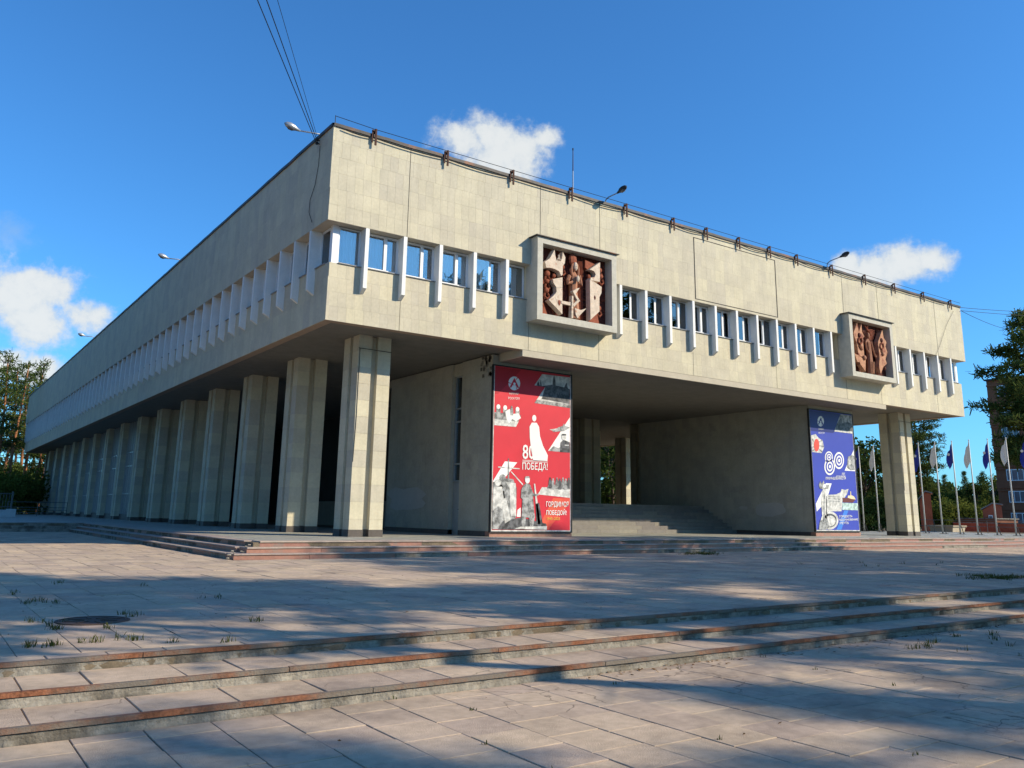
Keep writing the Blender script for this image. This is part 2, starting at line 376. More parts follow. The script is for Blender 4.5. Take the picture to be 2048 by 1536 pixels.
# foreground steps: concrete with steel angle nosings
fs = thing('entrance_steps', (0, E2, 0), 'three shallow concrete steps with rusty steel edges in the foreground', kind='structure')
rr = random.Random(5)
for k, (ye, z) in enumerate(((E1, 0.), (E2, -RZ), (E3, -2*RZ))):
    b = MB(); x = -60.
    # crumbling riser: uneven strip of concrete
    xs = np.arange(-40, 60.01, .09); n = len(xs); off = np.array([rr.uniform(-.006, .012) + (.03*rr.random() if rr.random() < .10 else 0) for _ in xs])
    V = []; Fq = []
    for i, xx in enumerate(xs):
        V += [(xx, ye+.012+off[i]*.4, z-.045), (xx, ye+.014+off[i], z-.08), (xx, ye+.004+off[i]*1.6, z-RZ-.02)]
    for i in range(n-1): Fq += [(3*i, 3*i+1, 3*i+4, 3*i+3), (3*i+1, 3*i+2, 3*i+5, 3*i+4)]
    b.add(V, [f[::-1] for f in Fq]); b.box(-60, 80, ye+.06, ye+.40, z-RZ-.1, z-.03)
    b.build('riser', 'old_concrete', fs)
    # nosing steel in lengths
    x = -30.
    while x < 48:
        ln = rr.uniform(2.2, 3.4); e = MB(); dy = rr.uniform(-.004, .006); dz = rr.uniform(-.003, .003)
        e.obox((x, ye-.004+dy, z-.036+dz), (ln-.008, 0, 0), (0, .008, 0), (0, 0, .038)); e.obox((x, ye+.0045+dy, z-.006+dz), (ln-.008, 0, rr.uniform(-.003, .003)), (0, .05, 0), (0, 0, .008))
        e.build('nosing', 'rust_edge', fs); x += ln
# edge course of the square behind the first nosing and the treads
def tread(y0, y1, z, seed):
    r = random.Random(seed); x = -26.
    while x < 30:
        ln = r.choice((.5, .5, .75)); m = slab_piece(ln-.010, y1-y0-.008, .05, .005)
        o = link('tread_slab', m.mesh('tread_slab', 'paving'), fs, (x+ln/2, (y0+y1)/2, z+r.uniform(-.003, .003))); o.color = (r.random(), 1, 1, 1)
        o.rotation_euler = (r.gauss(0, .004), r.gauss(0, .003), 0); x += ln
tread(E1+.055, E1+.30, .0, 1); tread(E2+.055, E1, -RZ, 2); tread(E3+.055, E2, -2*RZ, 3)

# ================================================================== terrace with its steps
TX, TY = -2.24, -1.78
SD = .36                                      # depth of a terrace step
ter = MB(); ter.box(TX+.02, 79, TY+.02, 96, -.3, TZ-.03); ter.box(-60, TX+.02, 26.4, 96, -.3, TZ-.03)
terrace = tag(ter.build('terrace', 'paving_bed'), 'raised stone terrace under the building', kind='structure')
def flat(owner, x0, x1, y0, y1, z, sx, sy, mat, name, seed, gap=.008):
    r = random.Random(seed); m = MB(); y = y0
    while y < y1-1e-6:
        b = min(y+sy, y1); x = x0-(sx*.5 if int((y-y0)/sy) % 2 else 0)
        while x < x1-1e-6:
            a, c = max(x, x0), min(x+sx, x1); x += sx
            if c-a < .03: continue
            h = r.uniform(-.002, .002)
            sp = slab_piece(c-a-gap, b-y-gap, .03, .004); m.add([(p+(a+c)/2, q+(y+b)/2, s+z+h) for p, q, s in sp.v], sp.f, -r.random())
        y += sy
    o = m.build(name, mat, owner); o['kind'] = 'stuff'; return o
flat(terrace, TX+.35, 60, TY+.35, 14, TZ, .9, .6, 'terrace_stone', 'terrace_slabs', 4)
flat(terrace, TX+.35, 8, 14, 92, TZ, .9, .6, 'terrace_stone', 'terrace_slabs', 5)
flat(terrace, -40, TX+.35, 26.8, 92, TZ, .9, .9, 'terrace_stone', 'terrace_slabs', 6)
ts = thing('terrace_steps', (TX, TY, 0), 'three red granite steps running round the terrace edge', kind='structure')
r = random.Random(21)
def block(x0, x1, y0, y1, z0, z1, mat, parent, name='step_block', tilt=.003):
    cx, cy, cz = (x0+x1)/2, (y0+y1)/2, (z0+z1)/2; m = MB(); c = .008
    X, Y, Z = (x1-x0)/2, (y1-y0)/2, (z1-z0)/2
    m.add([(-X,-Y,-Z),(X,-Y,-Z),(X,Y,-Z),(-X,Y,-Z),(-X,-Y,Z-c),(X,-Y,Z-c),(X,Y,Z-c),(-X,Y,Z-c),(-X+c,-Y+c,Z),(X-c,-Y+c,Z),(X-c,Y-c,Z),(-X+c,Y-c,Z)],
          [(0,1,5,4),(1,2,6,5),(2,3,7,6),(3,0,4,7),(4,5,9,8),(5,6,10,9),(6,7,11,10),(7,4,8,11),(8,9,10,11),(0,3,2,1)])
    o = link(name, m.mesh(name, mat), parent, (cx, cy, cz)); o.color = (r.random(), 1, 1, 1); o.rotation_euler = (r.gauss(0, tilt), r.gauss(0, tilt), r.gauss(0, tilt)); return o
def step2(x0, x1, y0, y1, z0, z1, side):          # red riser block and the paler tread slab that oversails it
    m = 'red_granite' if r.random() < .88 else 'old_concrete'
    block(x0, x1, y0+.02, y1, z0, z1-.035, m, ts)
    block(x0, x1, y0-.012+r.uniform(-.006, .006), y1, z1-.034, z1, 'tread_stone', ts, 'tread_slab', .0015)
for k in range(3):                            # k = 0 lowest
    z0, z1 = .15*k-.01, .15*(k+1); e = SD*(2-k)
    x = TX-e; first = True
    while x < 64:
        ln = r.uniform(1.9, 3.2); ln = min(ln, 64-x) if 64-x > .3 else 64-x+.01
        step2(x+.004+(.10*k if first else 0), x+ln-.004, TY-e, TY-e+SD+.34, z0, z1+r.uniform(-.004, .003), 0); x += ln; first = False
    y = TY-e+SD+.35
    while y < 26.2:
        ln = r.uniform(1.2, 2.2); ln = min(ln, 26.4-y)
        block(TX-e+.02, TX-e+SD+.34, y, y+ln-.008, z0, z1-.035, 'old_concrete' if r.random() < .6 else 'red_granite', ts); block(TX-e-.012, TX-e+SD+.34, y, y+ln-.008, z1-.034, z1+r.uniform(-.004, .003), 'tread_stone', ts, 'tread_slab', .0015); y += ln
    x = TX-e
    while x > -34:
        ln = r.uniform(1.6, 2.4)
        block(x-ln+.008, x, 26.4-e, 26.4-e+SD+.34, z0, z1+r.uniform(-.006, .004), 'old_concrete', ts); x -= ln
# broken mortar at the corner of the steps
rub = MB()
for i in range(12):
    a = r.random(); rub.ball((TX-.9+a*.7+r.uniform(-.2, .2), TY-.85+a*.75+r.uniform(-.2, .1), .02+a*.36), r.uniform(.02, .06), 5, 4, squash=(1.2, 1, .5))
rub.build('broken_mortar', 'old_concrete', ts)

# ================================================================== the building
B = thing('cultural_centre', (L/2, D/2, 0), 'long pale stone hall raised on grooved columns with a finned window strip', 'building')
def clad(part, o, ud, length, z0, z1, nd, sw, rows, mat, n_ind=0, skip=(), name='cladding_slab', seed=1, th=.03, gap=.0025, vertical=True):
    """stone slabs on a wall: o = start corner (at the OUTER face), ud / nd = unit directions along the wall / outwards"""
    rd = random.Random(seed); o = np.array(o, float); ud = np.array(ud, float); nd = np.array(nd, float); sh = (z1-z0)/rows
    rest = MB(); made = 0; cache = {}; cells = []
    for j in range(rows):
        off = rd.uniform(0, sw); a = -off
        while a < length-1e-6:
            u0, u1 = max(a, 0.), min(a+sw, length); a += sw
            if u1-u0 < .02: continue
            if any(u1 > s[0] and u0 < s[1] and z0+(j+1)*sh > s[2] and z0+j*sh < s[3] for s in skip): continue
            cells.append((u0, u1, z0+j*sh, z0+(j+1)*sh))
    cells.sort(key=lambda c: c[0])
    patch = {}
    for (u0, u1, a0, a1) in cells:
        key = (int(u0/.62+rd.random()*.3), int(a0/1.2)); patch.setdefault(key, rd.random())
        t = -min(1, max(0, .62*patch[key]+.38*rd.random())); dp = rd.uniform(0, .002)
        if made < n_ind and abs(u1-u0-sw) < 1e-6:
            k = (round(u1-u0, 3), round(a1-a0, 3))
            if k not in cache:
                m = MB(); X, Z, c = k[0]/2-gap/2, k[1]/2-gap/2, .0015
                P = [(-X, 0, -Z), (X, 0, -Z), (X, 0, Z), (-X, 0, Z)]; Q = [(-X, -th+c, -Z), (X, -th+c, -Z), (X, -th+c, Z), (-X, -th+c, Z)]; R_ = [(-X+c, -th, -Z+c), (X-c, -th, -Z+c), (X-c, -th, Z-c), (-X+c, -th, Z-c)]
                m.add(P+Q+R_, [(0,1,5,4),(1,2,6,5),(2,3,7,6),(3,0,4,7),(4,5,9,8),(5,6,10,9),(6,7,11,10),(7,4,8,11),(8,9,10,11)])
                cache[k] = m.mesh(name, mat)
            c3 = o + ud*(u0+u1)/2 - nd*(th+dp); ob = link(name, cache[k], part, (c3[0], c3[1], (a0+a1)/2)); ob.color = (1+t, 1, 1, 1)
            ob.rotation_euler = (0, 0, math.atan2(nd[0], -nd[1])); made += 1
        else:
            c0 = o + ud*(u0+gap/2) - nd*(th+.002); c0[2] = a0+gap/2
            rest.obox(c0, ud*(u1-u0-gap), (0, 0, a1-a0-gap), nd*(th+.002-dp), t)
    if rest.v:
        q = rest.build(name+'s_beyond', mat, part); q['kind'] = 'stuff'
BOX1 = (8.475, 12.577); BOX2 = (28.946, 32.987); BZ0, BZ1, BP = 8.599, 11.948, -.46
uf = MB().box(.03, L-.03, .03, D-.03, ZUB, ZT).build('upper_fascia', 'joint_fill', B)
clad(uf, (0, 0, 0), (1, 0, 0), L, ZUB, ZT, (0, -1, 0), .31, 6, 'limestone', 290, seed=2)
clad(uf, (0, D, 0), (0, -1, 0), D-.03, ZUB, ZT, (-1, 0, 0), .31, 6, 'limestone', 0, seed=3)
clad(uf, (L, .03, 0), (0, 1, 0), 30, ZUB, ZT, (1, 0, 0), .62, 6, 'limestone', 0, seed=4)
bt = MB(); bt.box(.002, L-.002, .002, WIN+.5, ZUB-.006, ZUB+.0); bt.box(.002, WIN+.5, WIN+.5, D-.002, ZUB-.006, ZUB)
bt.build('fascia_underside', 'lip', uf)
lf = MB().box(INS+.03, L-INS-.03, INS+.03, D-INS-.03, ZLB+.14, ZLT).build('lower_fascia', 'joint_fill', B)
clad(lf, (INS, INS, 0), (1, 0, 0), L-2*INS, ZLB, ZLT, (0, -1, 0), .31, 4, 'limestone', 0, seed=5)
clad(lf, (INS, D-INS, 0), (0, -1, 0), D-2*INS-.03, ZLB, ZLT, (-1, 0, 0), .31, 4, 'limestone', 0, seed=6)
clad(lf, (L-INS, INS+.03, 0), (0, 1, 0), 30, ZLB, ZLT, (1, 0, 0), .62, 4, 'limestone', 0, seed=7)
rim = MB(); rim.box(INS+.031, L-INS-.031, INS+.031, INS+.36, ZLB+.004, ZLB+.15); rim.box(INS+.031, INS+.36, INS+.36, D-INS-.04, ZLB+.004, ZLB+.15)
rim.box(L-INS-.36, L-INS-.031, INS+.36, D-INS-.04, ZLB+.004, ZLB+.15); rim.box(INS+.36, L-INS-.36, D-INS-.4, D-INS-.04, ZLB+.004, ZLB+.15)
rim.build('lower_rim', 'underlip_bounce', lf)
# slatted soffit
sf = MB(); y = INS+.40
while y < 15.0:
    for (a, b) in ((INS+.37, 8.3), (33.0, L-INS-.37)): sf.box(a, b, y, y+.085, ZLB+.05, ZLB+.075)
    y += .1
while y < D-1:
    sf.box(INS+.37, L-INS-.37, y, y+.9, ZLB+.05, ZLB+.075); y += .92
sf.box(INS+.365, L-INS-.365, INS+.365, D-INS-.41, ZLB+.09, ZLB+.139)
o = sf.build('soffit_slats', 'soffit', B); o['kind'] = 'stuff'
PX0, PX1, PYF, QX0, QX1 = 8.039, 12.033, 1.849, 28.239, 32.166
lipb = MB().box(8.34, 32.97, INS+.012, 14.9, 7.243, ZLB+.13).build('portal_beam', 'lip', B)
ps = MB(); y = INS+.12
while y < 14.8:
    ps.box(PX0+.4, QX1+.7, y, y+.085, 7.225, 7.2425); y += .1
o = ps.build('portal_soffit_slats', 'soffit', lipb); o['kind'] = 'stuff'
# expansion joints and the blind panel
for x in (3.01, 8.93, 12.07, 29.22, 32.49, 38.5): MB().box(x-.010, x+.010, -.004, .01, ZUB+.003, ZT-.06).build('expansion_joint', 'joint', uf)
for x in (3.0, 8.6, 12.2, 17.8, 23.65, 29.4, 32.6, 38.4): MB().box(x-.006, x+.006, INS-.004, INS+.01, ZLB+.003, ZLT-.9).build('expansion_joint', 'joint', lf)
pj = MB()
for x in (17.8, 23.63): pj.box(x-.03, x+.03, -.005, .01, 11.0, 13.93)
for z in (11.0, 13.93): pj.box(17.77, 23.66, -.0045, .01, z-.018, z+.018)
pj.build('blind_panel_joint', 'joint', B)
# window strip
MB().box(1.5, L-1.5, 1.5, D-1.5, ZLT-.01, ZUB+.01).build('window_strip_backing', 'interior', B)
finm = MB(); h = FW/2
zt, zs = ZUB-.008, ZLT-.02
finm.prism([(-h, 0, 8.73), (-h, 0, zt), (-h, WIN+.06, zt), (-h, WIN+.06, zs), (-h, INS, zs), (-h, INS, 8.57)], (FW, 0, 0))
fin_me = finm.mesh('fin', 'fin_paint')
front_f = [1.564-h+k*FS for k in range(5)] + [13.31-h+k*FS for k in range(11)] + [35.506-h+k*FS for k in range(-1, 4)]
for x in front_f: link('fin', fin_me, B, (x, .003, 0))
left_f = [1.50+k*FS for k in range(61)]
left_f = [y for y in left_f if y < D-.8]
for y in left_f:
    o = link('fin', fin_me, B, (.003, y, 0)); o.rotation_euler = (0, 0, -PI/2)
wz0, wz1 = ZLT+.03, ZUB-.03
wcache = {}
def window(x0, x1, left=False, mull=True, curtain=True, lean=0.):
    wd = round(x1-x0, 2); key = (wd, mull)
    if key not in wcache:
        f = MB(); t = .065; X = wd/2; a, b = 0., .07
        f.box(-X, -X+t, a, b, wz0, wz1); f.box(X-t, X, a, b, wz0, wz1); f.box(-X+t, X-t, a, b, wz0, wz0+t+.02); f.box(-X+t, X-t, a, b, wz1-t, wz1)
        panes = []
        if mull:
            c = wd*.12; f.box(c-.055, c+.055, -.008, b, wz0+t+.02, wz1-t); sp = [(-X+t, c-.055), (c+.055, X-t)]
        else: sp = [(-X+t, X-t)]
        for (p, q) in sp:
            panes.append(MB().box(p-.005, q+.005, .03, .036, wz0+t, wz1-t+.01).mesh('pane', 'pane'))
        cm = MB(); n = int(wd*34); V = []
        for i in range(n+1):
            xx = -X+.03+(wd-.06)*i/n; yy = .20+.035*math.sin(i*1.35)+.012*math.sin(i*.37); V += [(xx, yy, wz0-.02), (xx, yy, wz1)]
        cm.add(V, [(2*i, 2*i+2, 2*i+3, 2*i+1) for i in range(n)])
        wcache[key] = (f.mesh('window', 'window_frame'), panes, cm.mesh('curtain', 'curtain'))
    fm, pn, cm = wcache[key]; c = (x0+x1)/2
    loc = (WIN, c, 0) if left else (c, WIN, 0); rz = -PI/2 if left else 0
    o = link('window', fm, B, loc); o.rotation_euler = (0, 0, rz)
    for p in pn:
        q = bpy.data.objects.new('pane', p); COL.objects.link(q); q.parent = o; q.rotation_euler = (lean*random.gauss(0, 1), 0, lean*random.gauss(0, 1))
    if curtain:
        q = bpy.data.objects.new('curtain', cm); COL.objects.link(q); q.parent = o; q.scale = (random.choice((1, 1, .8, .55)), 1, 1); q.location = ((q.scale[0]-1)*wd*.45, 0, 0)
    sl_ = MB()
    if left: sl_.box(INS-.045, WIN+.02, x0-.02, x1+.02, ZLT+.002, ZLT+.028)
    else: sl_.box(x0-.02, x1+.02, INS-.045, WIN+.02, ZLT+.002, ZLT+.028)
    sl_.build('sill', 'sill', B)
bays = [(front_f[i]+h, front_f[i+1]-h) for i in range(4)] + [(front_f[i]+h, front_f[i+1]-h) for i in range(5, 15)] + [(front_f[i]+h, front_f[i+1]-h) for i in range(16, 20)]
for k, (a, b) in enumerate(bays): window(a, b, lean=.006, curtain=(k < 5 or random.random() < .8))
window(WIN+.19, front_f[0]-h, mull=False, lean=.004); window(front_f[4]+h, BOX1[0]-.02, mull=False, curtain=True); window(front_f[20]+h, L-WIN-.19, mull=False)
window(BOX2[1]+.02, front_f[16]-h, mull=False); window(WIN+.19, left_f[0]-h, left=True, mull=False)
for a, b in zip(left_f[:-1], left_f[1:]): window(a+h, b-h, left=True, curtain=False)
MB().box(WIN-.02, WIN+.19, WIN-.02, WIN+.19, ZLT, ZUB).build('corner_post', 'window_frame', B)
MB().box(L-WIN-.19, L-WIN+.02, WIN-.02, WIN+.19, ZLT, ZUB).build('corner_post', 'window_frame', B)
# blind wall of the strip behind the relief boxes
for (a, b) in (BOX1, BOX2): MB().box(a+.0, b, .30, .9, ZLT, ZUB).build('strip_infill', 'limestone', B)

# roof edge
ro = MB().box(.2, L-.2, .2, D-.2, ZT, ZT+.05).build('roof', 'roofing', B)
fl = MB(); rr = random.Random(9)
def flash(p0, p1, nd, n):
    p0, p1, nd = map(np.array, (p0, p1, nd)); pts = []
    for i in range(n+1): pts.append((p0+(p1-p0)*i/n, rr.uniform(-.012, .012)))
    for (a, da), (b, db) in zip(pts[:-1], pts[1:]):
        i1 = -nd*.35; vs = [a+nd*.05+[0,0,ZT-.055+da], b+nd*.05+[0,0,ZT-.055+db], b+nd*.05+[0,0,ZT+.06+db], a+nd*.05+[0,0,ZT+.06+da], a+i1+[0,0,ZT+.09], b+i1+[0,0,ZT+.09], a+nd*.005+[0,0,ZT-.05+da], b+nd*.005+[0,0,ZT-.05+db]]
        fl.add(vs, [(0,1,2,3),(3,2,5,4),(6,7,1,0)]); fl.add(vs, [(3,2,1,0)]) if False else None
flash((0., 0, 0), (L, 0, 0), (0, -1., 0), 60); flash((0, D, 0), (0, 0., 0), (-1., 0, 0), 110); flash((L, 0, 0), (L, D, 0), (1., 0, 0), 30)
fl.build('roof_flashing', 'flashing', ro)
BRX = [1.53, 4.49, 7.49, 10.46, 13.51, 16.4, 18.58, 20.85, 23.15, 25.31, 28.27, 31.27, 34.16, 37.21, 40.29]
bm_ = MB(); bm_.box(-.035, .035, -.16, -.12, -.40, .22); bm_.add([(-.03,-.12,.22),(.03,-.12,.22),(.03,.30,.04),(-.03,.30,.04),(-.03,-.12,.16),(.03,-.12,.16),(.03,.30,-.02),(-.03,.30,-.02)], [(0,1,2,3),(7,6,5,4),(0,3,7,4),(1,5,6,2)])
bm_.box(-.13, -.08, -.10, -.07, -.30, .16); bm_.box(-.13, .035, -.14, -.08, .12, .17)
bme = bm_.mesh('roof_bracket', 'rust')
for x in BRX: link('roof_bracket', bme, ro, (x, 0, ZT))
MB().tube([(.03, -.02, ZT+.32)] + [(x, -.05, ZT+.24) for x in BRX] + [(L, -.03, ZT+.24)], .011, 6).build('guard_wire', 'black_cable', ro)
MB().tube([(.03, -.02, ZT), (.03, -.02, ZT+.34)], .012, 6).build('guard_wire_post', 'dark_metal', ro)
fst = []
for a, b in zip([.3]+BRX[:-1], BRX):
    sag = rr.uniform(.02, .10)
    for i in range(6): u = i/6; fst.append((a+(b-a)*u, -.075, ZT-.10-sag*4*u*(1-u)))
MB().tube(fst, .022, 6).build('festoon_cable', 'black_cable', ro)
# loose cable hanging down the shaded side near the corner
P = [pix(u, v, 0, -.03) for u, v in ((640,292),(637,330),(630,370),(620,400),(618,425),(624,445))]
MB().tube(P, .010, 5).build('hanging_cable', 'black_cable', B)
ins = MB(); q = pix(639, 288, 0, 0.)
for dz in (0, .13): ins.ball((-.10, q[1], q[2]+dz), .06, 8, 6); ins.tube([(0.02, q[1], q[2]+dz), (-.12, q[1], q[2]+dz)], .02, 6)
ins.build('insulator', 'dark_metal', B)

# columns
CW = 1.2816; ST = .515
def column_mesh(z0, z1):
    m = MB(); rd = random.Random(int(z0*100)+3); n = int(round((z1-z0)/.6)); hh = (z1-z0)/n; W = CW/2
    for sx in (-1, 1):
        for sy in (-1, 1):
            for j in range(n):
                a = sorted((sx*W, sx*(W-ST))); b = sorted((sy*W, sy*(W-ST)))
                m.box(a[0], a[1], b[0], b[1], z0+j*hh+.003, z0+(j+1)*hh-.003, -rd.random())
    m.box(-W+.20, W-.20, -W+.20, W-.20, z0, z1, -.5); m.box(-W+.012, W-.012, -W+ST-.02, -W+.19, z0, z1, -.9) if False else None
    for s in (-1, 1):
        for t in (-1, 1): m.box(*sorted((s*(W-.012), s*(W-ST+.012))), *sorted((t*(W-.012), t*(W-ST+.012))), z0, z1, -1)
    return m.mesh('column', 'limestone')
def plinth_mesh(z0, z1):
    m = MB(); W = CW/2+.015; S = ST+.03
    for sx in (-1, 1):
        for sy in (-1, 1): m.box(*sorted((sx*W, sx*(W-S))), *sorted((sy*W, sy*(W-S))), z0, z1)
    m.box(-W+.19, W-.19, -W+.19, W-.19, z0, z1+.01); return m.mesh('plinth', 'dark_plinth')
cme = column_mesh(TZ, ZLB+.06); pme = plinth_mesh(TZ-.01, TZ+.24)
C0X, C0Y, CP = 2.288+CW/2, 1.94+CW/2, 5.892
RCX = 36.95+CW/2
cols = [(C0X, C0Y+k*CP) for k in range(15)] + [(RCX, C0Y+k*CP) for k in range(15)]
for i, (x, y) in enumerate(cols):
    c = link('column', cme, B, (x, y, 0)); q = bpy.data.objects.new('plinth', pme); COL.objects.link(q); q.parent = c
    if i in (0, 15):
        W = CW/2+.012; z = 7.05
        MB().tube([(x-W, y-W, z), (x+W, y-W, z-.02), (x+W, y+W, z-.02)], .012, 5).build('tie_wire', 'dark_metal', c)
        MB().tube([(x-W+.05, y-W-.0, z), (x-W+.06, y-W-.005, 4.6), (x-W+.02, y-W, 3.0)], .010, 5).build('conduit', 'dark_metal', c)
# glazed ground floor along the far part of the side
for k in range(6, 14):
    ya, yb = C0Y+k*CP+CW/2, C0Y+(k+1)*CP-CW/2; x = 2.75
    f = MB(); n = 6
    for i in range(n+1):
        yy = ya+.03+(yb-ya-.06)*i/n; f.box(x-.09, x+.05, yy-.035, yy+.035, TZ+.4, ZLB+.05)
    for z in (2.3, 4.3, 5.3): f.box(x-.05, x+.04, ya+(yb-ya)*.42, yb-.05, z-.04, z+.04)
    q = f.build('glazing_bay', 'grey_metal', B)
    MB().box(x+.02, x+.03, ya, yb, TZ+.4, ZLB+.05).build('pane', 'pane_dark', q)
    MB().box(x-.12, x+.5, ya, yb, TZ-.01, TZ+.4).build('parapet', 'dark_plinth', q)
    MB().box(x+.9, x+1.0, ya-.3, yb+.9, TZ, ZLB).build('inner_wall', 'interior', q)
MB().box(2.4, 38, 88.6, 88.9, TZ, ZLB+.05).build('end_wall', 'pierstone', B)

# the two closed blocks that flank the portal, and the hall behind
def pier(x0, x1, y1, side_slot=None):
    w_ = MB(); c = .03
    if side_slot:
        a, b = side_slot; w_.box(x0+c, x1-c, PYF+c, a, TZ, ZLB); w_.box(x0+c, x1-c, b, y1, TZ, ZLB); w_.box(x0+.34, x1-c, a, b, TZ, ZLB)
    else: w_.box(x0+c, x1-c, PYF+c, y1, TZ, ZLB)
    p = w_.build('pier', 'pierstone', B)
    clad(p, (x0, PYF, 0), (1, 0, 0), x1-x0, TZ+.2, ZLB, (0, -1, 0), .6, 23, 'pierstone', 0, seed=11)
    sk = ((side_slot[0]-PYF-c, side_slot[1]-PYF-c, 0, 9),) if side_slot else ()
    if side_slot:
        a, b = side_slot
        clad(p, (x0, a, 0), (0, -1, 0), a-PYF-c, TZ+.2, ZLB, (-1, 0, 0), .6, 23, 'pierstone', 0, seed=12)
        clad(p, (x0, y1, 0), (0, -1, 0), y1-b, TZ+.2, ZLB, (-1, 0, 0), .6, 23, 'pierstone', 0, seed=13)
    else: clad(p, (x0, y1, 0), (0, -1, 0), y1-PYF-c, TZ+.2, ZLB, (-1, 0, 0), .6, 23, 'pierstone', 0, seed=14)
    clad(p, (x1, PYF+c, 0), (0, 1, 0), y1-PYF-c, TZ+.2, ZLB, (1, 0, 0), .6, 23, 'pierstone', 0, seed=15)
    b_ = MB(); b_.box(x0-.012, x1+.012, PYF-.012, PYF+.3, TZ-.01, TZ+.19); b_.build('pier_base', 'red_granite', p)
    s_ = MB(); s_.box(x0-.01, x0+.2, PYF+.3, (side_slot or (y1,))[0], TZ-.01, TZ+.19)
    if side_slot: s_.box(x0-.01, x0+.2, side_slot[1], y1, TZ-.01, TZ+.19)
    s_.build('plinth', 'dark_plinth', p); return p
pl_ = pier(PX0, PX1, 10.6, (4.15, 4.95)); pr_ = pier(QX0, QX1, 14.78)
d_ = MB().box(PX0+.20, PX0+.26, 4.17, 4.93, TZ, 2.55).build('door', 'grey_metal', B)
MB().tube([(PX0+.20, 4.28, 1.45), (PX0+.13, 4.28, 1.45), (PX0+.13, 4.40, 1.45)], .015, 6).build('handle', 'dark_metal', d_)
wf = MB()
for z in (2.60, 3.3, 5.05, 5.6, 6.95): wf.box(PX0+.18, PX0+.27, 4.15, 4.95, z-.03, z+.03)
for y in (4.17, 4.9): wf.box(PX0+.17, PX0+.26, y-.02, y+.03, 2.6, 6.98)
q = wf.build('stair_window', 'grey_metal', B); MB().box(PX0+.24, PX0+.25, 4.19, 4.88, 2.6, 6.95).build('pane', 'pane_dark', q)
MB().box(PX0+.10, PX0+.335, 4.15, 4.95, 6.98, ZLB).build('slot_head', 'pierstone', B)
# paint patches on the walls
def patch(u0, v0, u1, v1, ax, val, th, name, mat, parent, seed):
    rd = random.Random(seed); pts = []
    for k in range(18):
        t_ = 2*PI*k/18; q = 1/max(abs(math.cos(t_)), abs(math.sin(t_)))*rd.uniform(.72, 1.0); pts.append(pix((u0+u1)/2+(u1-u0)/2*min(1.05, q)*math.cos(t_), (v0+v1)/2+(v1-v0)/2*min(1.05, q)*math.sin(t_), ax, val))
    e = np.zeros(3); e[ax] = -th; MB().prism(pts, e).build(name, mat, parent)
patch(772, 972, 853, 1023, 0, PX0, .004, 'paint_patch', 'paint_patch', pl_, 1)
patch(1508, 1004, 1572, 1034, 0, QX0, .004, 'paint_patch', 'paint_patch', pr_, 2); patch(1478, 1012, 1496, 1020, 0, QX0, .004, 'paint_patch', 'paint_patch', pr_, 3)
ex = MB(); rd = random.Random(4)                 # exposed tile bedding at the head of the left pier
for i in range(26):
    q = pix(rd.uniform(962, 984), rd.uniform(712, 755), 0, PX0); ex.box(PX0-.012, PX0-.002, q[1]-.07, q[1]+.07, q[2]-.07, q[2]+.07)
ex.build('exposed_bedding', 'old_concrete', pl_, kind='stuff')
# flight of steps in the portal, platform and hall
stp = thing('portal_stair', (20, 7.9, TZ)); stp.parent = B; stp.location = np.array((20, 7.9, TZ))-wl(B)
rd = random.Random(31); r = rd
for k in range(8):
    y0 = 7.0+.34*k; z1 = TZ+.185*(k+1); x = PX1+.002
    while x < QX0-.02:
        ln = rd.uniform(1.0, 2.2); ln = QX0-x if QX0-x-ln < .4 else ln
        block(x+.004, min(x+ln, QX0)-.004, y0+rd.uniform(-.004, .004), y0+.40, z1-.2, z1, 'stair_stone', stp, tilt=.0015); x += ln
ZP = TZ+.185*8
MB().box(PX1, QX0, 7.15+.34*8, 30, TZ-.1, ZP-.01).build('platform', 'stair_stone', B)
MB().box(QX0, 33.5, 14.8, 30, TZ-.1, ZP-.011).build('platform', 'stair_stone', B)
MB().box(13.5, 33.2, 30, 88.6, TZ, ZLB+.06).build('hall_wall', 'interior', B)
MB().box(13.0, 13.5, 14.9, 88.6, TZ, ZLB+.06).build('hall_wall', 'interior', B)
for x in (19.5, 26.0, 31.2):
    for y in (17.5, 23.4): 
        c = link('column', cme, B, (x, y, 0))

